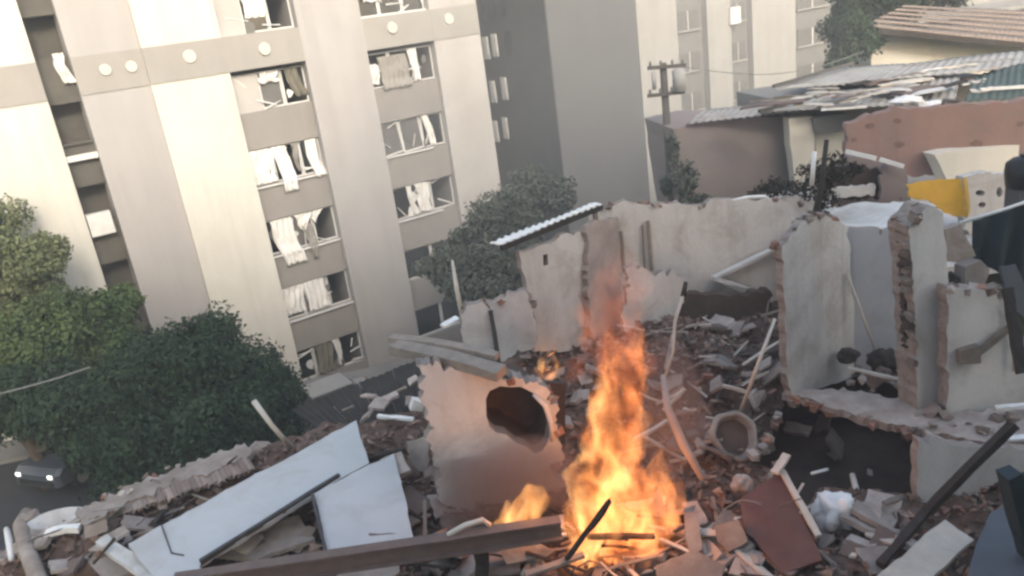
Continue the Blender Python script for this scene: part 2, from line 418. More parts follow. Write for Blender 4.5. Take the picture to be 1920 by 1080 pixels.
    # lintel shadow slab above row 1
def frame_mb(u0, u1, z0, z1, v, t=.06, d=.07, tilt=0.0):
    mb = MB(); c = FP((u0 + u1) / 2, v, (z0 + z1) / 2); rot = FROT @ Matrix.Rotation(tilt, 3, 'Y')
    W_, H_ = u1 - u0, z1 - z0
    for dx, dz, sx, sz in ((0, H_ / 2 - t / 2, W_, t), (0, -H_ / 2 + t / 2, W_, t), (-W_ / 2 + t / 2, 0, t, H_ - 2 * t), (W_ / 2 - t / 2, 0, t, H_ - 2 * t)):
        mb.box(c + rot @ Vector((dx, 0, dz)), (sx, d, sz), rot)
    return mb, c, rot, W_ - 2 * t, H_ - 2 * t
def window(u0, u1, k, pane='pane', v=-.25, tilt=0.0, z0=None, z1=None, t=.06):
    mb, c, rot, pw, ph = frame_mb(u0, u1, (ROW_BOT[k] if z0 is None else z0) + .015, (ROW_TOP[k] if z1 is None else z1) - .015, v, t, tilt=tilt)
    o = mb.build('window', M['frame'], blk)
    if pane: MB().box(c, (pw + .01, .012, ph + .01), rot).build('pane', M[pane], o)
    return o
crnd = random.Random(5)
def drape(u0, u1, ztop, zsill, zbot, out=.16, sway=0.0, taper=1.0, nu=20, nz=16, seed=0, vin=-.13):
    """hanging cloth: falls inside the opening to the sill, then over the sill down the wall"""
    mb = MB(); rr = random.Random(seed); ph = rr.uniform(0, 6)
    for j in range(nz + 1):
        t = j / nz; z = ztop + (zbot - ztop) * t
        v = vin + (out - vin) * smooth(zsill + .35, zsill - .02, z) if zsill > zbot - 5 else vin
        for i in range(nu + 1):
            s_ = i / nu; wd = (u1 - u0) * (1 + (taper - 1) * t)
            u = (u0 + u1) / 2 + (s_ - .5) * wd + sway * t + .05 * math.sin(t * 5 + ph)
            vv = v + (.035 + .03 * t) * math.sin(s_ * (u1 - u0) * 26 + ph + t * 2.5) + .02 * math.sin(t * 9 + s_ * 5) + .04 * noise.noise((s_ * 2, t * 3, seed))
            mb.v.append(tuple(FP(u + .05 * noise.noise((t * 4, s_, seed + 5)), max(vv, vin - .065), z + .07 * noise.noise((s_ * 3, seed, t)) * t)))
    for j in range(nz):
        for i in range(nu):
            a = j * (nu + 1) + i; mb.f.append((a, a + 1, a + nu + 2, a + nu + 1))
    return mb
RN = ['just above the disc band', 'first row under the disc band', 'second row under the disc band', 'third row under the disc band', 'fourth row under the disc band', 'fifth row under the disc band']
def curtain(u0, u1, k, drop, m, label, sway=0.0, taper=1.0, top=0.0, seed=0, nm='curtain', cat='curtain'):
    o = drape(u0, u1, ROW_TOP[k] - .04 - top, ROW_BOT[k], ROW_BOT[k] - drop, .03 if drop > 0 else -.08, sway, taper, seed=seed + k).single(nm, M[m], label, cat, 'torn curtains in the apartment windows', smooth=True)
    md = o.modifiers.new('thickness', 'SOLIDIFY'); md.thickness = .012
    return o
# --- left window column
window(-1.95, -.95, 0); window(-.94, .03, 0, None)
panel('wall_panel', M['light'], -2.99, -1.96, -.28, -.12, ROW_BOT[0], ROW_TOP[0])
panel('wall_panel', M['light'], -2.99, -1.92, -.28, -.12, ROW_BOT[1], ROW_TOP[1] - .02)
window(-1.9, -.98, 1, 'panegrey'); window(-.96, .03, 1, None)
window(-2.98, -2.02, 2, 'pane'); window(-2.0, -.86, 2, None); window(-.84, .03, 2, 'pane')
window(-2.98, -2.0, 3, None, tilt=.05); window(-1.98, -.95, 3, 'panegrey'); window(-.93, .03, 3, None)
window(-2.98, -2.1, 4, 'pane'); window(-2.08, -.92, 4, 'panegrey'); window(-.9, .03, 4, None, t=.05)
window(-2.98, -2.2, 5, None); window(-2.18, -1.0, 5, 'pane'); window(-.98, .03, 5, None)
for k in (2, 3, 4):
    panel('window_sill', M['frame'], -2.995, .035, -.055, .05, ROW_BOT[k] - .07, ROW_BOT[k] - .005)
curtain(-1.85, -1.0, 0, -.55, 'curtain', 'short white blind in the left window ' + RN[0])
curtain(-1.84, -1.04, 1, -1.0, 'curtain', 'white rolled blind in the left window, ' + RN[1], seed=3)
curtain(-.8, -.25, 1, -.3, 'olive', 'olive rag of curtain in the left window, ' + RN[1], sway=.25, seed=8)
curtain(-2.96, -2.0, 2, -.06, 'curtain', 'wide white curtain filling the left window, ' + RN[2], seed=1)
curtain(-1.95, -1.38, 2, .45, 'curtain', 'narrow white curtain hanging out over the sill, ' + RN[2], sway=.1, seed=4)
curtain(-1.25, -.95, 2, -.25, 'greycurtain', 'greyish curtain twisted in the dark gap, ' + RN[2], sway=.1, taper=.5, seed=6)
curtain(-.6, -.12, 2, .1, 'curtain', 'thin white curtain beside the grey pier, left windows, ' + RN[2], sway=.15, seed=7)
curtain(-2.75, -1.85, 3, .55, 'curtain', 'long white curtain hanging far out over the sill, ' + RN[3], sway=.22, seed=9)
curtain(-1.75, -1.0, 3, -.75, 'curtain', 'white scrap bunched at the window top, left windows, ' + RN[3], taper=.3, seed=11)
curtain(-1.5, -1.0, 3, .55, 'greycurtain', 'grey rag knotted and trailing below the sill, left windows, ' + RN[3], taper=.35, sway=.1, top=.5, seed=12)
curtain(-.95, -.45, 3, -.9, 'curtain', 'white triangle of curtain beside the dark opening, ' + RN[3], taper=.2, sway=-.2, seed=13)
curtain(-2.96, -2.05, 4, -.22, 'curtain', 'white curtain blocking the left window, ' + RN[4], seed=14)
curtain(-1.95, -1.0, 4, -.1, 'curtain', 'pale pinkish curtain in the middle left window, ' + RN[4], seed=15)
curtain(-2.1, -1.3, 5, -.05, 'olive', 'olive curtain in the left window, ' + RN[5], seed=16)
curtain(-1.25, -.95, 5, -.2, 'curtain', 'white scrap of curtain in the left window, ' + RN[5], taper=.6, seed=17)
# --- right window column
window(2.78, 3.8, 0); window(3.82, 4.9, 0); window(4.92, 5.97, 0)
window(2.78, 3.85, 1, None); window(3.87, 4.95, 1, None); window(4.97, 5.97, 1, None)
window(2.78, 3.8, 2, 'panegrey', tilt=-.10); window(3.82, 4.85, 2, 'panegrey', tilt=-.06); window(4.87, 5.97, 2, 'pane')
window(2.78, 3.75, 3, None, tilt=-.09); window(3.77, 4.8, 3, 'pane', tilt=-.05); window(4.82, 5.97, 3, None)
window(2.78, 4.3, 4, None); window(4.32, 5.97, 4, None); window(2.78, 4.3, 5, None); window(4.32, 5.97, 5, 'pane')
for k in (0, 2, 3):
    panel('window_sill', M['frame'], 2.76, 5.2 if k else 5.9, -.055, .05, ROW_BOT[k] - (.07 if k else -.002), ROW_BOT[k] + (-.005 if k else .07))
curtain(2.8, 3.25, 1, -.2, 'curtain', 'white cloth in the corner beside the grey pier, ' + RN[1], top=.4, seed=21)
curtain(3.3, 4.7, 1, .1, 'greycurtain', 'wide grey curtain covering the middle right window, ' + RN[1], top=.15, seed=22)
curtain(4.8, 5.25, 1, -.05, 'curtain', 'pale curtain beside the dark opening, right windows, ' + RN[1], taper=.7, seed=23)
curtain(5.0, 5.3, 2, -.1, 'curtain', 'narrow white curtain in the right-hand pane, right windows, ' + RN[2], sway=.1, seed=24)
curtain(3.95, 4.65, 3, -.08, 'curtain', 'torn white curtain in the middle right pane, ' + RN[3], taper=.8, sway=.1, seed=25)
curtain(3.6, 3.85, 3, -.05, 'curtain', 'white strip of curtain left of the torn one, ' + RN[3], sway=.15, seed=26)
curtain(3.1, 3.9, 0, -.6, 'curtain', 'short white blind in the right windows ' + RN[0], seed=27)
for k in range(6):
    for (a_, b_) in ((-2.9, -.05), (2.85, 5.9)):
        if k > 3 and a_ > 0: continue
        for _ in range(crnd.choice((3, 4, 5))):
            u_ = crnd.uniform(a_, b_); z_ = crnd.uniform(ROW_BOT[k] + .1, ROW_TOP[k] - .1); an = crnd.choice((crnd.gauss(0, .35), crnd.gauss(1.57, .4))); L_ = crnd.uniform(.3, .95)
            p_, d_ = FP(u_, crnd.uniform(-.17, -.1), z_), (DD * math.cos(an) + UP * math.sin(an)) * L_ / 2
            MB().bar(p_ - d_, p_ + d_, crnd.uniform(.025, .06), .03, up=NN, seg=2, jit=.01, rnd=crnd).build('frame_fragment', M['frame'], blk)
        for _ in range(2):
            u_ = crnd.uniform(a_ + .2, b_ - .3); z_ = ROW_BOT[k] + crnd.uniform(.15, .9); r_ = crnd.uniform(.12, .32)
            MB().prism([[FP(u_ + r_ * math.cos(q_) * crnd.uniform(.5, 1.2), -.19, z_ + r_ * math.sin(q_) * crnd.uniform(.6, 1.5)) for q_ in (0, .9, 1.9, 2.9, 4.0, 5.2)]], NN * .012).build('glass_shard', M['panegrey'] if crnd.random() < .5 else M['frame'], blk)
# --- narrow dark recess at the left
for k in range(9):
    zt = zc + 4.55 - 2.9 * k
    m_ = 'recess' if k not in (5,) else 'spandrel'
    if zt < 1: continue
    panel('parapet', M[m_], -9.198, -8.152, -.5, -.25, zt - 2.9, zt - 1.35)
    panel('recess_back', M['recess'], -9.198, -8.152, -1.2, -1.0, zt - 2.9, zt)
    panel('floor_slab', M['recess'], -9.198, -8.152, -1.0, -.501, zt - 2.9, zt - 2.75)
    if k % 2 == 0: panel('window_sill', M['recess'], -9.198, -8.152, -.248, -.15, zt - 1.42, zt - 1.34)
u_, z_ = puv(155, 296); panel('window_sill', M['frame'], -9.19, -8.16, -.24, -.02, z_ - .1, z_ + .1)
u_, z_ = puv(190, 420); fbox(MB(), -9.15, -8.35, -.24, .1, z_ - .42, z_ + .38).single('air_conditioner', M['frame'], 'pale air conditioner box in the dark narrow recess of the apartment block', 'air conditioner')
u_, z_ = puv(90, 120); o = drape(-8.65, -8.3, z_ + .3, z_ + .1, z_ - .7, -.1, .1, seed=40, vin=-.2).single('laundry', M['frame'], 'pale laundry hanging in the dark narrow recess, high up', 'laundry', smooth=True)
# ragged foot of the right pier
# ================================================================== GREY SLAB BUILDING
G0 = ay(1043, 200, 41.5); G0.z = 0
def GP(u, v, z): return G0 + DD * u + NN * v + UP * z
def gbox(u0, u1, v0, v1, z0, z1): return MB().box(GP((u0 + u1) / 2, (v0 + v1) / 2, (z0 + z1) / 2), (u1 - u0, v1 - v0, z1 - z0), FROT)
slb = thing('slab_building', 'windowless smoke-grey slab building with a dark left side behind the ruined house', 'building', GP(3, -5, 0))
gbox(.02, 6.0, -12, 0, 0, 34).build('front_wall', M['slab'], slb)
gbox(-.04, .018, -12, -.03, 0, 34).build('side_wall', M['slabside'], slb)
SPL = Plane(GP(-.04, 0, 0), -DD)
def svz(px, py):
    p = SPL.at((px, py)) - G0; return p.dot(NN), p.z
for (px, py, w_, h_) in ((908, 15, .5, 1.2), (926, 15, .5, 1.2), (944, 10, .5, 1.1), (912, 90, .55, 1.2), (928, 85, .55, 1.2), (955, 80, .6, 1.2), (925, 172, .55, 1.2), (946, 166, .55, 1.2), (930, 246, .5, 1.2), (948, 240, .5, 1.2)):
    v_, z_ = svz(px, py); dark = py < 60 or px == 955
    o = MB().box(GP(-.06, v_, z_), (.05, w_, h_), FROT).build('window', M['glassdark'] if dark else M['frame'], slb)
    if not dark:
        MB().box(GP(-.095, v_ + .05, z_ + .1), (.02, w_ * .55, h_ * .8), FROT).build('blind', M['curtain'], o)
# ================================================================== FAR TOWER (hazy stripes)
T0 = ay(1214, 100, 58); T0.z = 0
twr = thing('far_tower', 'hazy distant apartment tower with pale piers and grey window bays', 'apartment building', T0 + DD * 6 - NN * 4)
def TP(u, v, z): return T0 + DD * u + NN * v + UP * z
def tbox(u0, u1, v0, v1, z0, z1): return MB().box(TP((u0 + u1) / 2, (v0 + v1) / 2, (z0 + z1) / 2), (abs(u1 - u0), abs(v1 - v0), z1 - z0), FROT)
TPL = Plane(TP(0, 0, 0), NN)
def tu(px, py): return (TPL.at((px, py)) - T0).dot(DD)
edges = [tu(x, 80) for x in (1180, 1262, 1318, 1362, 1402, 1482, 1560, 1640, 1760, 1960)]
kinds = ['farpale', 'fargrey', 'farpale', 'fargrey', 'farpale', 'fargrey', 'farpale', 'fargrey', 'farpale']
for i, kd in enumerate(kinds):
    pro = .5 if kd == 'farpale' else 0
    tbox(edges[i], edges[i + 1] - .01, -10, pro, 0, 38).build('wall', M[kd], twr)
    if kd == 'fargrey':
        for k in range(11):
            z_ = 3 + 2.9 * k; ww = (edges[i + 1] - edges[i])
            o = tbox(edges[i] + ww * .15, edges[i + 1] - ww * .15, .01, .06, z_, z_ + 1.3).build('window', M['panegrey'], twr)
            tbox(edges[i] + ww * .12, edges[i + 1] - ww * .12, .062, .2, z_ - .12, z_ - .02).build('sill', M['farpale'], o)
            tbox(edges[i] + ww * .49, edges[i] + ww * .51, .061, .1, z_, z_ + 1.3).build('mullion', M['frame'], o)
u_ = tu(1365, 30); z_ = TPL.at((1365, 30)).z
tbox(u_ - .55, u_ + .55, .3, .75, z_ - .6, z_ + .6).single('air_conditioner', M['white'], 'bright white box on the hazy far tower', 'air conditioner')

# ================================================================== TREES
def leafmesh(name, lobes, n, size, seed, shell=.5, flat=.0):
    rg = np.random.default_rng(seed)
    sub = []
    for c, rad in lobes:
        sub.append((c, tuple(.72 * x for x in rad)))
        for _ in range(13):
            d = rg.normal(size=3); d /= np.linalg.norm(d); d[2] = d[2] * .8 + .12
            f = rg.uniform(.26, .46); sub.append((tuple(np.array(c) + d * np.array(rad) * rg.uniform(.56, .80)), tuple(f * x * rg.uniform(.8, 1.25) for x in rad)))
    lobes = sub
    vol = np.array([l[1][0] * l[1][1] * l[1][2] for l in lobes]) ** .67; cnt = rg.multinomial(n, vol / vol.sum())
    P, NR = [], []
    for (c, rad), k in zip(lobes, cnt):
        d = rg.normal(size=(k, 3)); d /= np.linalg.norm(d, axis=1)[:, None]
        ph = rg.uniform(0, 6, 6)
        bumpy = 1 + .13 * np.sin(5 * d[:, 0] + ph[0] + 3 * d[:, 2]) + .11 * np.sin(7 * d[:, 1] + ph[1]) + .12 * np.sin(9 * d[:, 2] + ph[2] + 4 * d[:, 0]) + .08 * np.sin(15 * d[:, 0] + ph[3]) * np.sin(13 * d[:, 1] + ph[4])
        r = (1 - shell * rg.random(k) ** 1.6) * bumpy + np.abs(rg.normal(0, .09, k)) * (rg.random(k) < .3)
        P.append(np.array(c) + d * r[:, None] * np.array(rad)); NR.append(d)
    P = np.concatenate(P); NR = np.concatenate(NR); k = len(P)
    nr = NR + rg.normal(0, .7, (k, 3)); nr[:, 2] += .25; nr /= np.linalg.norm(nr, axis=1)[:, None]
    a = np.cross(nr, rg.normal(size=(k, 3))); a /= np.linalg.norm(a, axis=1)[:, None]; b = np.cross(nr, a)
    s_ = size * rg.uniform(.55, 1.35, k)[:, None]
    V = np.stack([P - a * s_, P - b * s_ * .5 + nr * s_ * .1, P + a * s_, P + b * s_ * .5 + nr * s_ * .1], 1).reshape(-1, 3)
    me = bpy.data.meshes.new(name); me.vertices.add(4 * k); me.vertices.foreach_set('co', V.ravel())
    me.loops.add(4 * k); me.loops.foreach_set('vertex_index', np.arange(4 * k))
    me.polygons.add(k); me.polygons.foreach_set('loop_start', np.arange(0, 4 * k, 4)); me.update(); me.validate()
    return me
def tree(name, label, base, lobes, n, size, m, seed, tr=.22, group='trees beside the street', cat='tree'):
    base = Vector(base); t = thing(name, label, cat, base, group)
    link('crown', leafmesh('crown', lobes, n, size, seed), M[m], t)
    rr = random.Random(seed); mb = MB()
    top = max(lobes, key=lambda l: l[1][0] * l[1][2])[0]; top = Vector(top)
    mid = base.lerp(top, .55) + Vector((rr.uniform(-.3, .3), rr.uniform(-.3, .3), 0))
    mb.tube([base - UP * .2, base.lerp(mid, .5) + Vector((.08, .05, 0)), mid, top], [tr * 1.25, tr, tr * .75, tr * .25], 9)
    for c, rad in lobes:
        c = Vector(c); mb.tube([mid - UP * .3, mid.lerp(c, .5) + UP * .2, c + UP * rad[2] * .3], [tr * .5, tr * .32, tr * .08], 6)
    mb.build('trunk', M['bark'], t, smooth=True)
    return t
def lobe(px, py, y, rx, rz=None, ry=None):
    c = ay(px, py, y); return (tuple(c), (rx, ry or rx, rz or rx))
def gnd(v):
    q = Vector((v[0], v[1], 0)) - E0; return Vector((v[0], v[1], ground_h(q.dot(DD), q.dot(NN))))
# big dark round tree in front of the block
b_ = ay(350, 800, 22)
tree('broadleaf_tree', 'big dark green rounded tree in front of the apartment block', gnd(b_), [lobe(330, 735, 22, 2.5, 2.3), lobe(440, 735, 22.3, 2.0, 1.9), lobe(250, 790, 21.3, 2.0), lobe(400, 830, 21, 2.4), lobe(300, 860, 20.6, 2.0), lobe(485, 735, 22.6, 1.15), lobe(480, 800, 22, 1.5), lobe(370, 670, 22.4, 1.6, 1.35)], 100000, .078, 'leafdark', 1, .3)
tree('broadleaf_tree', 'sunlit yellowish green tree at the left edge of the picture', gnd(ay(20, 700, 25.5)), [lobe(20, 500, 25.5, 1.7, 1.5), lobe(70, 490, 25.3, 1.0, .9), lobe(-40, 440, 25.8, 1.5), lobe(75, 575, 25, 1.2, 1.0), lobe(-20, 590, 25, 1.8)], 42000, .08, 'leafsun', 2, .2)
tree('broadleaf_tree', 'mid green tree between the sunlit tree and the big dark tree', gnd(ay(140, 760, 24)), [lobe(120, 630, 24, 1.7), lobe(185, 600, 24.3, 1.2, .9), lobe(60, 660, 24, 1.7), lobe(220, 570, 24.5, .8, .7), lobe(10, 690, 23.5, 1.6), lobe(200, 680, 23.7, 1.5)], 54000, .08, 'leafmid', 3, .22)
tree('broadleaf_tree', 'very dark low tree at the left edge below the cable', gnd(ay(70, 850, 21)), [lobe(60, 750, 21.5, 1.5, 1.2), lobe(140, 780, 21, 1.4, 1.2), lobe(-20, 770, 21, 1.4, 1.2), lobe(190, 830, 20.6, 1.1, .9)], 38000, .08, 'leafdark', 4, .2)
tree('broadleaf_tree', 'grey-green tree behind the corrugated roof edge in front of the block corner', gnd(ay(930, 480, 29)), [lobe(930, 425, 29.5, 1.5, 1.2), lobe(990, 385, 30, 1.5, 1.1), lobe(880, 470, 28.8, 1.1, .9), lobe(950, 485, 28, 1.6, 1.1), lobe(1035, 372, 30.5, .9, .9), lobe(905, 535, 27, 1.4, 1.1), lobe(835, 478, 28.5, .8, .5), lobe(800, 500, 28, .6, .4), lobe(850, 520, 27.5, .9, .6), lobe(990, 335, 31, .8, .5)], 46000, .085, 'leafgrey', 5, .25)
tree('broadleaf_tree', 'dark distant tree rising behind the cream house with the brown roof', gnd(ay(1600, 120, 33.5)), [lobe(1600, 45, 33.5, 1.2, 1.3), lobe(1580, 90, 33.5, .8, 1.0), lobe(1660, 10, 46.5, 2.2, 1.2), lobe(1615, 80, 33.6, .9, .9), lobe(1570, 120, 33.3, .6, .5), lobe(1600, 0, 34, 1.2, .9), lobe(1770, -8, 47, 2.2, .9)], 24000, .10, 'leafdark', 6, .3)
# hedge shrubs along the foot of the block
def shrub(label, lobes, n, size, m, seed, grp): return tree('shrub', label, gnd(lobes[0][0]) + UP * max(0, lobes[0][0][2] - 1.2 - gnd(lobes[0][0]).z), lobes, n, size, m, seed, .05, grp, 'shrub')

# ================================================================== PARKED CARS
def car(name, label, loc, heading, paint, lights=True, L=4.2, W_=1.72):
    t = thing(name, label, 'car', loc, 'cars parked in the street'); rot = Matrix.Rotation(heading, 3, 'Z')
    def place(o):
        o.data.transform(rot.to_4x4()); o.data.transform(Matrix.Translation(Vector(loc))); return o
    prof = [(-2.1, .38), (-2.1, .78), (-1.95, .93), (-1.1, .98), (1.0, .98), (1.9, .90), (2.1, .75), (2.1, .38)]
    cab = [(-1.55, .98), (-1.05, 1.42), (.35, 1.46), (1.15, .98)]
    def loft(pr, hw, inset):
        mb = MB(); n = len(pr)
        ys = (-hw, -hw * inset, 0, hw * inset, hw)
        for k, y in enumerate(ys):
            f = 1 if k in (1, 2, 3) else .94
            for x, z in pr: mb.v.append((x * (f if abs(x) > 1.8 else 1), y, (z - pr[0][1]) * (1 if k in (1, 2, 3) else .93) + pr[0][1]))
        for k in range(4):
            for i in range(n): mb.f.append((k * n + i, k * n + (i + 1) % n, (k + 1) * n + (i + 1) % n, (k + 1) * n + i))
        mb.f.append(tuple(range(n))); mb.f.append(tuple(range(5 * n - 1, 4 * n - 1, -1)))
        return mb
    body = place(loft(prof, W_ / 2, .9).build('body', M[paint], t))
    place(loft(cab, W_ / 2 - .12, .86).build('cabin_glass', M['glassdark'], t))
    mb = MB(); mb.box((-.35, 0, 1.465), (1.5, W_ - .5, .05)); place(mb.build('roof', M[paint], t))
    for x in (-1.3, 1.32):
        for sgn in (-1, 1):
            mb = MB(); n = 18
            for k, (rr, yy) in enumerate(((.31, .1), (.31, -.1))):
                for i in range(n):
                    a = 2 * math.pi * i / n; mb.v.append((x + rr * math.cos(a), sgn * (W_ / 2 - .08) + yy, .31 + rr * math.sin(a)))
            for i in range(n): mb.f.append((i, (i + 1) % n, n + (i + 1) % n, n + i))
            mb.f.append(tuple(range(n))); mb.f.append(tuple(range(2 * n - 1, n - 1, -1)))
            wh = place(mb.build('wheel', M['rubber'], t))
            mb = MB().tube([(x, sgn * (W_ / 2 + .025), .31), (x, sgn * (W_ / 2 + .04), .31)], .19, 14)
            place(mb.build('rim', M['cargrey'], wh))
    for sgn in (-1, 1):
        mb = MB().box((2.06, sgn * .62, .72), (.12, .17, .1)); place(mb.build('headlight', M['headlight'] if lights else M['frame'], t))
        mb = MB().box((-2.08, sgn * .66, .78), (.1, .26, .16)); place(mb.build('tail_light', M['brickchunk'], t))
    mb = MB().box((2.1, 0, .5), (.06, 1.3, .16)); place(mb.build('bumper_grille', M['rubber'], t))
    return t
hd = math.atan2(-DD.y, -DD.x)
c_ = onstreet(66, 892, .72)
car('parked_car', 'dark blue-grey car with bright headlights in the street at lower left', c_ - UP * .71 - Vector((math.cos(R(-112)) * 2.06, math.sin(R(-112)) * 2.06, 0)), R(-112), 'carblue')
c_ = onstreet(596, 738, 1.3)
car('parked_car', 'silver-grey car parked at the foot of the apartment block', c_ - UP * 1.29, hd, 'cargrey', False)

# ================================================================== RUINED HOUSE: mound, outer wall
VOID = az(1560, 900, 8.3)
PIT = az(1000, 820, 9.4)
def rub_h(x, y):
    p = Vector((x, y, 0)); q = p - E0; s_, t_ = q.dot(DD), q.dot(NN)
    h = 9.45 + .28 * noise.noise((x * .55, y * .55, 3)) + .16 * noise.noise((x * 1.7, y * 1.7, 9)) + .09 * noise.noise((x * 4.1, y * 4.1, 1))
    h += .45 * smooth(3.5, 0, s_ - 4) * smooth(3.5, .3, t_)                      # heaped against the left parapet
    h += .9 * math.exp(-(((x - 3.4) / 1.7) ** 2 + ((y - 17.2) / 1.9) ** 2))       # brown heap at the back
    d = math.hypot((x - VOID.x) / 1.6, (y - VOID.y) / 1.5)
    h -= .55 * smooth(1.3, .5, d)
    h -= .5 * smooth(3, 6, s_ - t_ * .2 - 14)
    return h
def onrub(px, py, lift=0.0):
    p = az(px, py, 9.4)
    for _ in range(5): p = az(px, py, rub_h(p.x, p.y) + lift)
    return p
def inpoly(p, poly):
    c = False; n = len(poly)
    for i in range(n):
        (x1, y1), (x2, y2) = poly[i], poly[(i + 1) % n]
        if (y1 > p[1]) != (y2 > p[1]) and p[0] < (x2 - x1) * (p[1] - y1) / (y2 - y1) + x1: c = not c
    return c
def topx(p):
    d = Vector(p) - CAM; cp, sp = math.cos(PITCH), math.sin(PITCH)
    f = d.y * cp - d.z * sp; b = (-d.y * sp - d.z * cp) / f * FPX; a = d.x / f * FPX
    return (960 + a * math.cos(ROLL) + b * math.sin(ROLL), 540 - a * math.sin(ROLL) + b * math.cos(ROLL))
VOIDPX = [(1398, 868), (1440, 815), (1470, 740), (1600, 700), (1780, 740), (1790, 800), (1740, 940), (1690, 925), (1600, 922), (1540, 915), (1505, 965), (1470, 885)]
def make_mound():
    mb = MB(); ns, nt_ = 330, 220; s0, s1, t0, t1 = -4.0, 19.0, .02, 15.5
    for j in range(nt_ + 1):
        for i in range(ns + 1):
            p = ST(s0 + (s1 - s0) * i / ns, t0 + (t1 - t0) * j / nt_); mb.v.append((p.x, p.y, rub_h(p.x, p.y)))
    hit = [inpoly(topx(v), VOIDPX) for v in mb.v]
    for j in range(nt_):
        for i in range(ns):
            a = j * (ns + 1) + i
            if hit[a] and hit[a + 1] and hit[a + ns + 2] and hit[a + ns + 1]: continue
            mb.f.append((a, a + 1, a + ns + 2, a + ns + 1))
    tag(mb.build('rubble_mound', M['dirt'], smooth=True), 'brown heap of dirt and plaster filling the ruined house', kind='structure')
make_mound()
rj = random.Random(21)
house = thing('ruined_house', 'collapsed grey and beige house with broken walls standing around the fire', 'house', ST(7, 5, 0))
def cored(o, mb):
    if mb.side:
        o.data.materials.append(M['core'])
        for i in mb.side: o.data.polygons[i].material_index = 1
    return o
def hp(name, m, mb, label=None, smooth=False):
    o = mb.build(name, M[m], house, smooth)
    if name in ('wall', 'floor_slab', 'roof_slab', 'parapet', 'parapet_cap') and m != 'soot_shade': cored(o, mb)
    if label: o['label'] = label
    return o
# body of the storeys below (outer walls down to the street)
hp('lower_wall', 'plaster', MB().box(ST(7.2, .17, 4.2), (22.4, .3, 8.4), FROT))
hp('lower_wall', 'plaster', MB().box(ST(-3.8, 7.7, 4.2), (.3, 14.7, 8.4), FROT))
hp('lower_wall', 'plaster', MB().box(ST(18.6, 7.7, 4.2), (.3, 14.7, 8.4), FROT))
hp('lower_floor', 'soot_shade', MB().box(ST(7.4, 7.8, 6.2), (22.0, 14.6, .3), FROT))
# broken top of the street-side wall
top = []
s_ = -4.0
while s_ < 5.4:
    z_ = 10.0 + rj.uniform(-.12, .1) - .9 * smooth(4.2, 5.4, s_) - .5 * smooth(-1.0, -3.5, s_); top.append((s_, z_)); s_ += rj.uniform(.18, .5)
loop = [ST(-4, 0, 8.401)] + [ST(a, 0, b) for a, b in top] + [ST(top[-1][0], 0, 8.401)]
hp('parapet', 'plaster2', MB().prism([loop], NN * .32), 'broken pale parapet along the street side')
hp('parapet_cap', 'fragment', slabpx(rough_edge([(140, 962), (250, 908), (360, 866), (458, 830), (474, 846), (440, 868), (340, 902), (240, 938), (160, 985)], 4, 20, rj), Plane((0, 0, 10.2), (0, 0, 1)), .12), 'pale sloping cap along the broken parapet')
# row of clay tiles on the parapet's inner side
for k in range(26):
    px = 232 + k * 9.2; py = 944 - (px - 232) * .33 + rj.uniform(-3, 3)
    c = az(px, py, 10.12); mb = MB(); n = 6
    for e in (0, 1):
        for i in range(n + 1):
            a = math.pi * i / n
            for rr in (.085, .065):
                mb.v.append(tuple(c + DD * (-math.cos(a) * rr) + UP * (math.sin(a) * rr) + NN * (e * .42 - .1) - UP * e * .1))
    m_ = (n + 1) * 2
    for i in range(n):
        a = i * 2
        mb.f += [(a, a + 2, m_ + a + 2, m_ + a), (a + 1, m_ + a + 1, m_ + a + 3, a + 3), (a, a + 1, a + 3, a + 2), (m_ + a, m_ + a + 2, m_ + a + 3, m_ + a + 1)]
    mb.f += [(0, m_, m_ + 1, 1), (2 * n, 2 * n + 1, m_ + 2 * n + 1, m_ + 2 * n)]
    o = mb.build('roof_tile', M['clay'], house, smooth=False)
# ---- wall with the round hole
A = onrub(835, 968); A.z = 0
PL1 = Plane(A, (.12, -1, 0))
out1 = rough_edge([(780, 684), (848, 688), (925, 704), (968, 708), (1018, 724), (1046, 762), (1050, 830), (1036, 880), (1075, 925), (1080, 1010), (838, 1010), (812, 860), (795, 760)], 5, 16, rj, keep=(9,))
hole = [(911, 748), (918, 733), (938, 724), (958, 726), (976, 725), (996, 735), (1010, 744), (1021, 760), (1027, 780), (1031, 806), (1027, 830), (1016, 846), (1002, 850), (988, 838), (968, 830), (950, 815), (930, 811), (918, 800), (912, 780)]
hp('wall', 'plaster2', slabpx(out1, PL1, .3, holes=[hole]), 'pale plaster wall with a big round hole beside the flames')
lin = MB(); nl = len(hole)
for kk in (0, 1):
    for q in hole: lin.v.append(tuple(PL1.at(q) - PL1.n * (.28 + .75 * kk)))
for i in range(nl): lin.f.append((i, (i + 1) % nl, nl + (i + 1) % nl, nl + i))
hp('hole_lining', 'soot_shade', lin, 'dark lining of the round hole', True)
# back of the niche behind the hole, its shade put into the colour
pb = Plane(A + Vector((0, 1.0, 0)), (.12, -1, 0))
hp('niche_back', 'soot_shade', slabpx([(870, 700), (1060, 720), (1060, 880), (880, 880)], pb, .1), 'back of the round niche, shade put into its colour')
# rim right of the hole
hp('hole_rim', 'plaster', MB().tube([PL1.at(q) + Vector((0, -.05, 0)) for q in ((1000, 738), (1022, 758), (1033, 790), (1035, 825))], [.03, .05, .05, .03], 7), smooth=True)
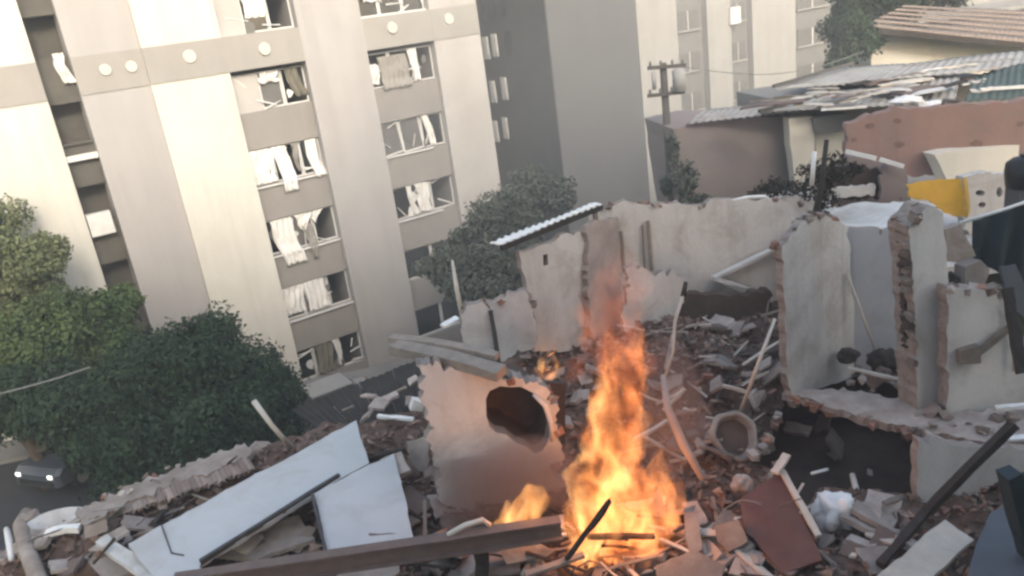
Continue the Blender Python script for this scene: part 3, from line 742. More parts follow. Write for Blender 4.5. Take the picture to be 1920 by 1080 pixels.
# ---- wall stumps left of the back room
P2 = Plane(ay(900, 640, 15.2), (.1, -1, 0))
hp('wall', 'plaster2', slabpx(rough_edge([(862, 590), (884, 572), (905, 566), (922, 584), (938, 690), (876, 690), (868, 640)], 3, 18, rj), P2, .2), 'grey wall stump behind the fallen planks')
hp('door_frame', 'paneledge', MB().bar(P2.at((920, 580)) + Vector((0, -.06, 0)), P2.at((936, 684)) + Vector((0, -.06, 0)), .09, .09, seg=6, jit=.012, rnd=rj))
P3 = Plane(ay(950, 600, 16.6), (-.1, -1, 0))
hp('wall', 'plaster2', slabpx(rough_edge([(884, 582), (930, 563), (984, 545), (1000, 580), (1003, 650), (930, 680)], 3, 20, rj), P3, .2), 'pale low wall left of the back room')
# ---- back room
P4 = vplane(ay(985, 640, 17.6), ay(985, 640, 17.6) + DD * 1)
W1 = rough_edge([(973, 472), (1040, 452), (1098, 428), (1104, 655), (1002, 660), (988, 560)], 2.5, 24, rj)
slit = [(1018, 478), (1027, 476), (1028, 497), (1019, 499)]
hp('wall', 'plaster', slabpx(W1, P4, .18, holes=[slit]), 'pinkish wall with a small slit opening under the roof edge')
hp('slit_back', 'soot_shade', slabpx([(1014, 472), (1032, 470), (1033, 502), (1015, 504)], Plane(P4.p - P4.n * .17, P4.n), .05))
P5 = vplane(ay(1100, 640, 18.2), ay(1100, 640, 18.2) + DD - NN * .35)
hp('wall', 'plasterpink', slabpx(rough_edge([(1100, 424), (1160, 408), (1166, 500), (1172, 640), (1106, 655)], 2.5, 24, rj), P5, .15), 'pink wall panel right behind the flame tips')
P6 = Plane(ay(1200, 470, 20.0), (.05, -1, 0))
W3 = rough_edge([(1104, 392), (1180, 380), (1300, 386), (1375, 376), (1440, 372), (1535, 380), (1530, 560), (1445, 600), (1300, 600), (1170, 600), (1110, 560)], 3, 26, rj)
hp('wall', 'plaster', slabpx(W3, P6, .2), 'long beige back wall with cracked top edge')
for a, b, r_ in (((1164, 432), (1170, 506), .03), ((1214, 412), (1222, 505), .035), ((1203, 420), (1208, 505), .02), ((1098, 470), (1108, 640), .03)):
    hp('pipe', 'wood', MB().bar(P6.at(a) + Vector((0, -.06, 0)) if a[0] > 1110 else P4.at(a) + Vector((0, -.08, 0)), P6.at(b) + Vector((0, -.06, 0)) if a[0] > 1110 else P4.at(b) + Vector((0, -.08, 0)), r_ * 2, r_ * 2))
hp('stair_ledge', 'plaster2', MB().bar(P6.at((1335, 515)) + Vector((0, -.25, 0)), P6.at((1512, 428)) + Vector((0, -.25, 0)), .2, .07, seg=5, jit=.012, rnd=rj), 'sloping ledge on the back wall')
hp('stair_ledge', 'plaster2', MB().bar(P6.at((1330, 514)) + Vector((0, -.25, 0)), P6.at((1410, 540)) + Vector((0, -.3, 0)), .2, .08, seg=3, jit=.012, rnd=rj))
P6b = Plane(ay(1350, 600, 19.0), (.05, -1, 0))
hp('wall', 'soot_shade', slabpx(rough_edge([(1225, 545), (1350, 552), (1445, 545), (1450, 700), (1230, 700)], 6, 22, rj), P6b, .3), 'dark brown lower wall under the back wall')  # dark brown wall filling the recess under the back wall
hp('wall', 'plaster', slabpx(rough_edge([(1172, 505), (1260, 505), (1290, 545), (1260, 620), (1172, 640)], 5, 20, rj), Plane(ay(1200, 600, 18.7), (.15, -1, 0)), .2), 'low beige wall stump behind the flame')
# corrugated roof edge over the back room
def corr(pl_pts, nx, ny, amp, waves, thick=.02):
    """corrugated sheet spanning four places a,b,c,d (a->b along the ribs' run, a->d across)"""
    a, b, c, d = [Vector(p) for p in pl_pts]; n = (b - a).cross(d - a).normalized(); n = n if n.z > 0 else -n
    mb = MB()
    for j in range(ny + 1):
        for i in range(nx + 1):
            s_, t_ = i / nx, j / ny; p = a.lerp(b, s_).lerp(d.lerp(c, s_), t_)
            mb.v.append(tuple(p + n * (amp * math.sin(s_ * waves * 2 * math.pi) + .015 * math.sin(t_ * 4 + s_ * 7))))
    for j in range(ny):
        for i in range(nx):
            q = j * (nx + 1) + i; mb.f.append((q, q + 1, q + nx + 2, q + nx + 1))
    return mb
def sheet(name, m, mb, parent):
    o = mb.build(name, M[m], parent, smooth=True); md = o.modifiers.new('thickness', 'SOLIDIFY'); md.thickness = .03; return o
r0, r1 = ay(918, 456, 17.2), ay(1112, 380, 19.6)
sheet('roof_sheet', 'white', corr((r0, r1, r1 + Vector((.2, -.13, -.01)), r0 + Vector((.2, -.13, -.03))), 84, 3, .025, 16), house)['label'] = 'white corrugated roof edge over the back room'
hp('roof_beam', 'darkwood', MB().bar(r0 + Vector((.25, -.1, -.12)), r1 + Vector((.2, -.1, -.12)), .08, .12))
hp('roof_beam', 'wood', MB().bar(ay(1114, 388, 19.4), ay(1118, 420, 19.4), .12, .12))
# ---- bathroom box at the right
BX = az(1482, 742, 10.0); BX.z = 0
PLl = vplane(BX, ay(1600, 690, BX.y + 1.5))
hp('wall', 'plaster', slabpx(rough_edge([(1466, 462), (1500, 420), (1540, 398), (1592, 425), (1600, 560), (1612, 705), (1560, 720), (1500, 742), (1482, 742), (1472, 600)], 2.5, 26, rj), PLl, .16), 'tall pale wall panel left of the bluish recess')
PLm = vplane(ay(1600, 690, BX.y + 1.5), ay(1700, 690, BX.y + 1.3))
hp('wall', 'tileblue', slabpx(rough_edge([(1576, 425), (1640, 428), (1700, 425), (1706, 690), (1650, 700), (1605, 690)], 2, 40, rj), PLm, .16), 'bluish grey glazed wall of the open bathroom')
RX = az(1722, 768, 10.0)
PLr = vplane(RX, RX + Vector((1, .25, 0)))
hp('wall', 'plaster2', slabpx(rough_edge([(1704, 425), (1745, 385), (1768, 398), (1776, 470), (1776, 560), (1790, 640), (1775, 775), (1722, 772), (1714, 600)], 2.5, 26, rj), PLr, .5), 'tall grey broken pillar with torn left edge')
hp('torn_edge', 'soot_shade', slabpx(rough_edge([(1688, 415), (1700, 412), (1710, 540), (1720, 690), (1706, 695), (1697, 560)], 3.5, 10, rj), Plane(RX + Vector((0, .2, 0)), PLr.n), .12), 'dark torn edge down the pillar')
for k in range(16):
    f = (k + .5) / 16; q = PLr.at((1694 + 19 * f + rj.uniform(-3, 3), 418 + 270 * f)) + Vector((0, .05, 0))
    if rj.random() < .75: hp('brick', rj.choice(('concrete', 'soot_shade', 'concrete', 'wood')), MB().box(q, (rj.uniform(.06, .14), .22, rj.uniform(.07, .15)), Matrix.Rotation(rj.uniform(-.3, .3), 3, 'Y'), .02, rj))
# top slab of the box
zt = PLm.at((1640, 432)).z
hp('roof_slab', 'plaster2', slabpx(rough_edge([(1545, 392), (1620, 378), (1700, 378), (1756, 386), (1702, 424), (1640, 430), (1578, 428)], 2, 30, rj), Plane((0, 0, zt + .02), (0, 0, 1)), .12), 'pale wet roof slab on the bathroom box')
# ---- low wall right of the pillar and the floor ledge
LX = az(1800, 770, 10.0)
PLw = vplane(LX, LX + Vector((1, .15, 0)))
hp('wall', 'plaster2', slabpx(rough_edge([(1776, 538), (1830, 541), (1888, 545), (1894, 640), (1960, 640), (2130, 640), (2140, 800), (1970, 790), (1776, 776)], 2.5, 30, rj), PLw, .25), 'low cream wall right of the pillar')
hp('wall_block', 'wood', MB().box(PLw.at((1810, 663)) + Vector((0, -.08, 0)), (.36, .14, .3), jit=.03, rnd=rj))
hp('bracket', 'wood', MB().bar(PLw.at((1824, 660)) + Vector((0, -.1, 0)), PLw.at((1890, 606)) + Vector((0, -.1, 0)), .09, .1, seg=4, jit=.012, rnd=rj))
hp('pipe', 'paleped', MB().tube([PLw.at(q) + Vector((0, -.1, 0)) for q in ((1884, 565), (1893, 610), (1896, 650), (1894, 690))], .035, 8), smooth=True)
ledge = rough_edge([(1466, 736), (1560, 728), (1700, 745), (1780, 768), (2160, 772), (2160, 862), (1900, 836), (1745, 812), (1640, 786), (1540, 757)], 3, 26, rj, keep=(4,))
hp('floor_slab', 'fragment', slabpx(ledge, Plane((0, 0, 10.0), (0, 0, 1)), .16), 'broken floor slab hanging over the dark void')
hp('void_back', 'soot_shade', MB().box((VOID.x + .3, VOID.y + 3.1, 8.1), (7.0, .2, 3.4)), 'dark wall deep under the floor slab, shade in its colour')  # void kept dark by colour: its shade is painted in
hp('void_side', 'soot_shade', MB().box((VOID.x + 3.2, VOID.y + 1.2, 8.1), (.2, 4.0, 3.4)))
hp('void_floor', 'soot_shade', MB().prism([[az(q[0], q[1], 7.9) for q in ((1380, 880), (1440, 760), (1600, 690), (1820, 720), (1820, 960), (1480, 990))]], Vector((0, 0, -.2))), 'dark floor at the bottom of the void, shade in its colour')
PV = vplane(az(1730, 945, 9.45), az(1900, 905, 9.6))
hp('wall', 'plaster2', slabpx(rough_edge([(1722, 826), (1800, 836), (1960, 846), (2140, 858), (2140, 900), (1960, 870), (1880, 900), (1800, 935), (1724, 950)], 3, 30, rj), PV, .2), 'grey wall below the floor slab at the right')

def crown(pl, line, n, depth, seed, mm=('concrete', 'plasterchunk', 'brickchunk')):
    rr = random.Random(seed)
    for _ in range(n):
        k = rr.randrange(len(line) - 1); t = rr.random(); a, b = line[k], line[k + 1]
        p = pl.at((a[0] + (b[0] - a[0]) * t, a[1] + (b[1] - a[1]) * t)) - pl.n * rr.uniform(.02, depth)
        sz = rr.uniform(.08, .2)
        hp('brick', rr.choice(mm), MB().box(p + UP * rr.uniform(-.05, .04), (sz, sz * .8, sz * rr.uniform(.4, .8)), Matrix.Rotation(rr.uniform(-.5, .5), 3, 'Y') @ Matrix.Rotation(rr.uniform(0, 3), 3, 'Z'), .025, rr))
crown(PL1, [(782, 690), (925, 706), (1018, 728), (1046, 765), (1048, 830), (1040, 880)], 26, .3, 201)
crown(P2, [(864, 588), (905, 568), (922, 584)], 7, .2, 202); crown(P3, [(890, 580), (984, 547), (1000, 580)], 9, .2, 203)
crown(P6, [(1110, 392), (1180, 382), (1300, 388), (1440, 374), (1530, 382)], 34, .2, 204)
crown(PLl, [(1466, 462), (1500, 420), (1540, 400), (1590, 425)], 14, .16, 205); crown(PLr, [(1706, 425), (1745, 387), (1768, 400), (1776, 470)], 12, .4, 206, ('concrete', 'plasterchunk'))
crown(PLw, [(1778, 540), (1888, 546)], 12, .25, 207); crown(PV, [(1724, 948), (1800, 934), (1880, 900)], 10, .2, 208)
crown(Plane((0, 0, 10.0), (0, 0, 1)), [(1470, 740), (1540, 757), (1640, 786), (1745, 812)], 22, .12, 209)
crown(Plane((0, 0, 9.75), (0, 0, 1)), [(1398, 868), (1440, 815), (1466, 750)], 14, .3, 210, ('concrete', 'brickchunk', 'plasterchunk'))
# ================================================================== LOOSE PIECES OF THE RUIN
def panelthing(name, pix, pl, th, m, label, cat='panel', group=None, amp=1.5, step=40, edge=None):
    t = thing(name, label, cat, pl.at(pix[0]), group)
    slabpx(rough_edge(pix, amp, step, rj), pl, th).build('board', M[m], t)
    if edge:
        for a, b in edge:
            MB().bar(pl.at(a) + pl.n * .02, pl.at(b) + pl.n * .02, .06, .09, up=pl.n, seg=5, jit=.008, rnd=rj).build('edge_strip', M['paneledge'], t)
    return t
WP = tplane(az(245, 1022, 10.35), az(668, 790, 10.5), az(690, 868, 10.25))
panelthing('white_board', [(240, 1020), (450, 905), (668, 788), (692, 868), (630, 902), (375, 1058), (372, 1100), (300, 1100)], WP, .09, 'whitepanel', 'long white roof panel lying on the rubble at lower left', edge=[((376, 1056), (636, 893))])
MB().tube([WP.at(q) + WP.n * .012 for q in ((303, 985), (312, 1010), (322, 1038), (345, 1042))], .013, 5).single('loose_wire', M['pole'], 'thin dark wire lying on the long white roof panel', 'wire')
WP2 = tplane(az(590, 925, 10.25), az(736, 852, 10.3), az(778, 1015, 10.0))
panelthing('white_board', [(588, 926), (690, 872), (738, 850), (776, 1012), (690, 1040), (616, 1040)], WP2, .09, 'whitepanel', 'squarish white roof panel beside the brown steel beam', edge=[((586, 930), (612, 1040))])
def prop(name, label, cat, a, b, wd, h, m, seg=6, jit=.008, bend=0.0, group=None, up=(0, 0, 1)):
    return MB().bar(a, b, wd, h, seg=seg, jit=jit, rnd=rj, bend=bend, up=up).single(name, M[m], label, cat, group)
def stick(name, label, cat, pts, r, m, group=None): return MB().tube(pts, r, 8).single(name, M[m], label, cat, group, smooth=True)
# brown steel beam across the foreground (an I-section)
bm_a, bm_b = az(330, 1098, 10.45), az(1052, 990, 10.3)
t = thing('steel_beam', 'long brown rusty steel beam lying across the foreground', 'beam', bm_a)
d_ = (bm_b - bm_a).normalized(); up_ = UP
MB().bar(bm_a, bm_b, .05, .26, seg=10, jit=.006, rnd=rj).build('web', M['steel'], t)
for sg in (-1, 1): MB().bar(bm_a + UP * .15 * sg, bm_b + UP * .15 * sg, .2, .035, seg=10, jit=.005, rnd=rj).build('flange', M['steel'], t)
prop('wood_post', 'dark charred post standing against the brown steel beam', 'post', az(905, 1075, 9.6), az(898, 985, 10.45), .3, .22, 'darkwood', jit=.03)
MB().tube([az(840, 1003, 10.5), az(872, 985, 10.62), az(905, 975, 10.62), az(918, 985, 10.5)], .045, 8).single('bent_pipe', M['paleped'], 'pale bent pipe over the charred post', 'pipe', smooth=True)
# fallen planks left of centre
prop('roof_timber', 'upper grey timber fallen left of the round hole', 'timber', ay(733, 634, A.y + 1.2), ay(932, 668, A.y + .25), .2, .1, 'wood', bend=.05)
prop('roof_timber', 'lower grey timber fallen left of the round hole, dark underside', 'timber', ay(740, 650, A.y + .9), ay(940, 700, A.y - .15), .34, .17, 'wood', bend=.04)
prop('roof_timber', 'short dark timber between the fallen grey ones', 'timber', ay(790, 642, A.y + .95), ay(935, 688, A.y + .05), .12, .12, 'darkwood')
prop('wood_plank', 'pale plank on the wall top left of the fallen timbers', 'plank', ay(830, 612, 15.6), ay(858, 596, 15.8), .2, .05, 'white')
stick('metal_post', 'thin pale post rising in front of the grey-green tree', 'post', [ay(868, 600, 17.5), ay(856, 540, 17.6), ay(848, 488, 17.7)], [.06, .055, .03], 'paleped')
stick('metal_pole', 'pale pole leaning up behind the long white roof panel', 'pole', [az(546, 838, 10.3), ay(510, 798, 13.6), ay(476, 752, 13.9)], [.05, .045, .06], 'paleped')
MB().box(az(782, 758, 9.9), (.28, .2, .26), Matrix.Rotation(.5, 3, 'Y') @ Matrix.Rotation(.3, 3, 'Z'), .02, rj).single('plastic_box', M['white'], 'small white box by the foot of the pale wall', 'box')
prop('wood_plank', 'white plank lying on the dark roof below the apartment block', 'plank', az(708, 780, 9.7), az(775, 786, 9.7), .1, .06, 'white')
# low dark roof added for the shadowed strip between house and street
t = thing('shade_strip_roof', 'low dark lean-to roof added over the shadowed strip left of the pale wall', 'roof', az(700, 770, 9.0))
LR = tplane(az(640, 745, 8.6), az(775, 690, 8.9), az(790, 800, 9.4))
for k in range(4):
    f0, f1 = k / 4, (k + 1) / 4 - .01
    def mixp(p, q, f): return (p[0] + (q[0] - p[0]) * f, p[1] + (q[1] - p[1]) * f)
    tl, tr, br_, bl = (545, 768), (800, 668), (812, 830), (690, 870)
    sheet('roof_sheet', 'rubber', corr((LR.at(mixp(tl, tr, f0)), LR.at(mixp(tl, tr, f1)), LR.at(mixp(bl, br_, f1)), LR.at(mixp(bl, br_, f0))), 30, 4, .02, 5), t)
prop('roof_timber', 'dark timber edging the lean-to roof beside the white panel', 'timber', az(690, 862, 10.1), az(760, 842, 10.1), .1, .1, 'darkwood')
# small pink block with legs near the lean-to
panelthing('plaster_fragment', [(762, 828), (806, 822), (800, 880), (786, 885), (772, 870)], Plane(az(780, 885, 9.7), (.1, -1, .5)), .1, 'plasterchunk', 'pinkish plaster fragment standing by the pale wall foot', 'debris')
panelthing('plaster_fragment', [(712, 862), (752, 846), (770, 880), (728, 900)], tplane(az(712, 862, 10.2), az(752, 846, 10.3), az(728, 900, 10.1)), .08, 'plasterchunk', 'beige plaster slab at the corner of the squarish white panel', 'debris')
FY0 = onrub(1165, 1045).y
# poles in the middle
stick('metal_pole', 'long pale pole standing in the round basin', 'pole', [onrub(1380, 796, .25), ay(1415, 700, 12.7), ay(1453, 598, 13.2)], [.035, .035, .03], 'palewood')
stick('metal_pole', 'bent pale pole with black tip standing behind the flame', 'pole', [ay(1246, 710, 14.4), ay(1262, 660, 14.5), ay(1266, 600, 14.7), ay(1284, 545, 14.9)], .035, 'palewood')
stick('pole_tip', 'black tip of cloth on the bent pale pole', 'cloth', [ay(1281, 556, 14.88), ay(1286, 528, 14.95)], [.06, .04], 'darkwood')
stick('bent_pipe', 'grey bent hose hanging down right of the flame', 'pipe', [ay(1243, 705, FY0 + 2.2), ay(1252, 765, FY0 + 1.6), ay(1282, 835, FY0 + .9), ay(1318, 898, FY0 + .6)], [.05, .07, .08, .06], 'plasterpink')
stick('wood_stick', 'pale stick lying on the brown heap right of the flame', 'stick', [onrub(1355, 690, .1), onrub(1402, 640, .25)], .03, 'palewood')
stick('wood_stick', 'thin white stick leaning on the bluish bathroom wall', 'stick', [ay(1648, 676, BX.y + .9), ay(1588, 512, BX.y + 1.2)], .03, 'palewood')
# round basin
t = thing('basin', 'round pale basin lying tilted on the rubble with a pole in it', 'basin', onrub(1375, 860))
mb = MB(); n, prof = 28, [(.44, -.16), (.50, .02), (.47, .1), (.40, .1), (.37, .0), (.30, -.12), (.0, -.15)]
c0 = ay(1376, 818, onrub(1376, 850).y); q_ = (CAM - c0).normalized(); rotb = (Vector((.15, -.75, .62))).to_track_quat('Z', 'Y').to_matrix()
for i in range(n):
    a = 2 * math.pi * i / n; wv = 1 + .05 * math.sin(3 * a) + .03 * math.sin(7 * a)
    for r_, z_ in prof: mb.v.append(tuple(c0 + rotb @ Vector((r_ * wv * math.cos(a) * .92, r_ * wv * math.sin(a), z_))))
k = len(prof)
for i in range(n):
    for j in range(k - 1): a, b = i * k + j, ((i + 1) % n) * k + j; mb.f.append((a, b, b + 1, a + 1))
mb.build('bowl', M['plasterchunk'], t, smooth=True)
MB().tube([c0 + rotb @ Vector((0, 0, -.12)), c0 + rotb @ Vector((0, 0, -.05))], .355, 18).build('dark_fill', M['soot_shade'], t)  # dark disc set in the bowl to darken its inside
# brown door
D0 = tplane(az(1392, 935, 10.0), az(1466, 884, 10.15), az(1535, 1010, 9.75))
t = panelthing('wooden_door', [(1388, 935), (1464, 884), (1542, 1050), (1470, 1075), (1400, 1000)], D0, .06, 'door', 'dark reddish brown door leaning in the rubble right of the fire', 'door')
MB().bar(D0.at((1466, 886)) + D0.n * .03, D0.at((1535, 1008)) + D0.n * .03, .09, .07, up=D0.n, seg=5, jit=.008, rnd=rj).build('edge_strip', M['palewood'], t)
stick('wood_stick', 'pale stick lying right of the brown door', 'stick', [az(1540, 1002, 9.1), az(1720, 992, 9.2)], .025, 'palewood')
prop('wood_plank', 'pale broken plank end above the brown door', 'plank', az(1452, 888, 10.25), az(1476, 852, 10.4), .14, .05, 'palewood')
# crumpled white cloth
def crumple(c, sx, sy, sz, m, label, name='cloth_bundle', cat='cloth', seed=0):
    bm = bmesh.new(); bmesh.ops.create_icosphere(bm, subdivisions=4, radius=1)
    for v in bm.verts:
        p = v.co.normalized(); f = 1 + .38 * noise.noise(p * 1.7 + Vector((seed, 0, 0))) + .22 * abs(noise.noise(p * 3.6 + Vector((0, seed, 0)))) + .1 * noise.noise(p * 8 + Vector((0, 0, seed)))
        v.co = Vector((p.x * sx, p.y * sy, p.z * sz)) * f
    me = bpy.data.meshes.new(name); bm.to_mesh(me); bm.free(); me.transform(Matrix.Translation((0, 0, sz * .7)))
    for p in me.polygons: p.use_smooth = True
    o = link(name, me, M[m]); o.location = c; return tag(o, label, cat)
crumple(az(1566, 992, 9.25), .33, .28, .40, 'cloth', 'crumpled white cloth bundle in the dark hollow right of the brown door', seed=2)
crumple(az(1392, 918, 9.65), .17, .14, .16, 'plasterchunk', 'small pale crumpled cloth beside the top of the brown door', seed=5)
crumple(az(1640, 985, 8.8), .16, .12, .2, 'plasterchunk', 'beige rag right of the white cloth bundle', seed=7)
MB().tube([az(1598, 890, 9.3), az(1608, 930, 9.2), az(1618, 960, 9.1)], [.05, .06, .04], 7).single('bent_pipe', M['paleped'], 'short pale bent pipe above the white cloth bundle', 'pipe', smooth=True)
stick('wood_stick', 'short white stick pointing out of the dark void', 'stick', [az(1522, 888, 9.4), az(1552, 880, 9.3)], .03, 'white')
# front right planks
FRP = tplane(az(1640, 1085, 10.0), az(1772, 975, 10.2), az(1826, 1012, 10.15))
panelthing('wood_board', [(1630, 1090), (1700, 1035), (1772, 974), (1826, 1012), (1730, 1100)], FRP, .07, 'palewood', 'wide pale board lying diagonally at the lower right', 'board')
prop('charred_beam', 'long dark beam leaning diagonally over the grey wall at right', 'beam', az(1738, 960, 9.9), ay(1902, 795, 10.2), .13, .12, 'darkwood', bend=.02)
prop('charred_beam', 'short dark beam end between the pale board and the rubble', 'beam', az(1650, 1060, 9.6), az(1740, 955, 9.9), .12, .1, 'darkwood')
BP = tplane(az(1835, 1040, 10.1), az(1900, 940, 10.3), az(1920, 1080, 10.1))
panelthing('blue_panel', [(1812, 1090), (1835, 1010), (1858, 960), (1890, 945), (1960, 1000), (1960, 1100)], BP, .06, 'bluegrey', 'flat blue-grey panel in the lower right corner', 'panel')
prop('charred_post', 'thick dark post at the right edge beside the blue-grey panel', 'post', az(1930, 1040, 10.2), ay(1892, 884, 8.6), .24, .2, 'tarp', jit=.012)
prop('wood_plank', 'pale plank on the floor slab at the right edge', 'plank', az(1868, 765, 10.2), az(1960, 757, 10.2), .12, .06, 'white')
prop('wood_plank', 'white plank under the dark beam at the right edge', 'plank', az(1870, 824, 10.1), az(1960, 818, 10.1), .14, .05, 'white')
# black burnt sticks by the fire
prop('charred_beam', 'dark beam poking up diagonally in front of the flames', 'beam', az(1062, 1050, 9.9), ay(1142, 940, 8.6), .07, .07, 'darkwood', jit=.012)
prop('charred_beam', 'burnt beam lying through the base of the flames', 'beam', az(1100, 1006, 10.0), az(1228, 1006, 10.0), .08, .07, 'darkwood', jit=.012)
prop('wood_plank', 'grey plank lying under the diagonal charred beam', 'plank', az(985, 1078, 9.9), az(1095, 1040, 9.95), .12, .05, 'wood')
prop('wood_plank', 'white splinter beside the right end of the steel beam', 'plank', az(985, 1010, 10.0), az(1062, 1002, 10.0), .07, .04, 'white')
panelthing('plaster_fragment', [(1283, 962), (1310, 958), (1316, 1030), (1296, 1045), (1285, 1010)], tplane(az(1283, 962, 10.0), az(1310, 958, 10.0), az(1296, 1045, 9.7)), .08, 'plasterchunk', 'upright pale plaster piece right of the flame base', 'debris')
panelthing('plaster_fragment', [(1340, 985), (1385, 975), (1402, 1015), (1365, 1035), (1345, 1015)], tplane(az(1340, 985, 9.9), az(1385, 975, 10.0), az(1365, 1035, 9.7)), .1, 'concrete', 'grey slab fragment left of the brown door foot', 'debris')
panelthing('plaster_fragment', [(1230, 1060), (1300, 1030), (1360, 1060), (1350, 1100), (1235, 1100)], tplane(az(1230, 1060, 9.9), az(1300, 1030, 9.9), az(1350, 1095, 9.75)), .1, 'concrete', 'big grey slab fragment at the bottom edge right of the fire', 'debris')
panelthing('plaster_fragment', [(630, 1080), (660, 1055), (740, 1042), (750, 1070), (700, 1100), (620, 1100)], tplane(az(630, 1080, 10.0), az(660, 1055, 10.05), az(740, 1042, 10.0)), .08, 'plasterchunk', 'pale slab fragment under the steel beam at the bottom edge', 'debris')
panelthing('plaster_fragment', [(930, 1020), (1000, 1015), (1015, 1045), (950, 1058)], tplane(az(930, 1020, 9.95), az(1000, 1015, 9.95), az(950, 1058, 9.75)), .1, 'plasterchunk', 'pale slab fragment below the right end of the steel beam', 'debris')
panelthing('plaster_fragment', [(155, 1045), (215, 1015), (262, 1060), (200, 1095)], tplane(az(155, 1045, 9.9), az(215, 1015, 10.0), az(200, 1095, 9.75)), .1, 'plasterchunk', 'beige slab left of the long white roof panel', 'debris')
panelthing('plaster_fragment', [(400, 1040), (470, 1000), (560, 965), (590, 1010), (480, 1050)], tplane(az(400, 1040, 9.7), az(470, 1000, 9.7), az(590, 1010, 9.7)), .08, 'plasterchunk', 'broken beige slab in the gap between the two white panels', 'debris')
# left corner: broken arch of basin and kerb pieces
t = thing('broken_basin', 'broken pale basin with dark inside at the left rubble edge', 'basin', az(110, 990, 9.9))
mb = MB(); c0 = az(105, 985, 10.0)
for i in range(15):
    a = math.pi * (.05 + 1.1 * i / 14)
    for r_, z_ in ((.52, -.2), (.58, .08), (.5, .1), (.40, -.12), (.1, -.2)): mb.v.append((c0.x + r_ * math.cos(a) * 1.05, c0.y + r_ * math.sin(a) * .8, c0.z + z_))
for i in range(14):
    for j in range(4): a, b = i * 5 + j, (i + 1) * 5 + j; mb.f.append((a, b, b + 1, a + 1))
o = mb.build('bowl', M['plaster2'], t, smooth=True); md = o.modifiers.new('th', 'SOLIDIFY'); md.thickness = .04
prop('wood_plank', 'white rounded strip in front of the broken basin', 'plank', az(85, 1002, 10.15), az(150, 990, 10.15), .16, .1, 'white', bend=.04)
stick('bent_pipe', 'thick pale pipe curving down at the left bottom corner', 'pipe', [az(50, 960, 10.0), az(38, 985, 10.05), az(50, 1030, 10.0), az(75, 1095, 10.0)], [.1, .13, .14, .14], 'fragment')
stick('bent_pipe', 'thin white pipe at the left bottom corner', 'pipe', [az(12, 992, 9.9), az(18, 1015, 9.9), az(22, 1050, 9.9)], [.05, .07, .05], 'white')
prop('roof_timber', 'long grey timber lying left of the long white panel', 'timber', az(190, 1012, 10.1), az(300, 1095, 10.1), .22, .1, 'plaster2', jit=.02)
crumple(az(60, 985, 9.9), .22, .2, .16, 'plasterchunk', 'lumpy pale concrete lump at the far left rubble edge', 'concrete_lump', 'debris', 12)

# ------------------------------------------------------------------ rubble chunks: individuals
def chunkmesh(seed, flat):
    rr = random.Random(seed); bm = bmesh.new()
    for _ in range(13): bm.verts.new((rr.uniform(-.5, .5), rr.uniform(-.42, .42), rr.uniform(-.34, .34) * flat))
    r_ = bmesh.ops.convex_hull(bm, input=bm.verts); bmesh.ops.delete(bm, geom=[v for v in bm.verts if not v.link_faces], context='VERTS')
    bmesh.ops.recalc_face_normals(bm, faces=bm.faces)
    me = bpy.data.meshes.new('rubble_chunk'); bm.to_mesh(me); bm.free(); return me
def brickmesh():
    return MB().box((0, 0, 0), (.9, .42, .3), jit=.03, rnd=random.Random(3)).mesh('broken_brick')
CH = {}
for key, m in (('concrete', 'concrete'), ('plasterchunk', 'plasterchunk')):
    CH[key] = []
    for k in range(7):
        me = chunkmesh(100 + k, 1.0 if k < 4 else .4); me.materials.append(M[m]); CH[key].append(me)
bmsh = brickmesh(); bmsh.materials.append(M['brickchunk']); CH['brick'] = [bmsh]
def scatter(poly, n, smin, smax, label, seed, grp, mix=(.5, .3, .2), lift=0.0):
    rr = random.Random(seed); xs = [p[0] for p in poly]; ys = [p[1] for p in poly]; k = 0
    while k < n:
        q = (rr.uniform(min(xs), max(xs)), rr.uniform(min(ys), max(ys)))
        if not inpoly(q, poly): continue
        k += 1; f = rr.random(); key = 'concrete' if f < mix[0] else ('plasterchunk' if f < mix[0] + mix[1] else 'brick')
        s_ = smin + (smax - smin) * rr.random() ** 2
        if key == 'brick': s_ = rr.uniform(.2, .28)
        p = onrub(*q); nm = {'concrete': 'concrete_chunk', 'plasterchunk': 'plaster_chunk', 'brick': 'broken_brick'}[key]
        o = bpy.data.objects.new(nm, rr.choice(CH[key])); COL.objects.link(o)
        o.location = p + UP * (s_ * .1 + lift); o.scale = (s_, s_ * rr.uniform(.7, 1.1), s_ * rr.uniform(.6, 1.1))
        o.rotation_euler = (rr.uniform(-.6, .6), rr.uniform(-.6, .6), rr.uniform(0, 6.3))
        kind = {'concrete': 'grey concrete chunk', 'plasterchunk': 'pale plaster chunk', 'brick': 'reddish broken brick'}[key]
        tag(o, kind + ' ' + label, 'debris', kind + 's ' + grp)
scatter([(780, 1000), (1060, 985), (1090, 1080), (700, 1080)], 52, .16, .75, 'in the rubble in front of the steel beam', 31, 'in front of the steel beam', (.45, .42, .13))
scatter([(1180, 1015), (1400, 960), (1470, 1080), (1120, 1080)], 46, .16, .65, 'in the rubble between the fire and the brown door', 32, 'between fire and door', (.45, .42, .13))
scatter([(740, 860), (830, 840), (860, 980), (790, 1000)], 26, .12, .4, 'between the squarish white panel and the pale wall', 33, 'beside the white panel', (.35, .35, .3))
scatter([(1190, 560), (1450, 560), (1460, 770), (1300, 900), (1240, 880)], 46, .14, .45, 'on the brown heap behind the flame', 34, 'on the brown heap', (.5, .2, .3))
scatter([(1040, 860), (1090, 850), (1110, 990), (850, 1000), (840, 965), (1030, 960)], 30, .14, .42, 'heaped at the foot of the wall with the round hole', 39, 'at the foot of the holed wall', (.4, .35, .25))
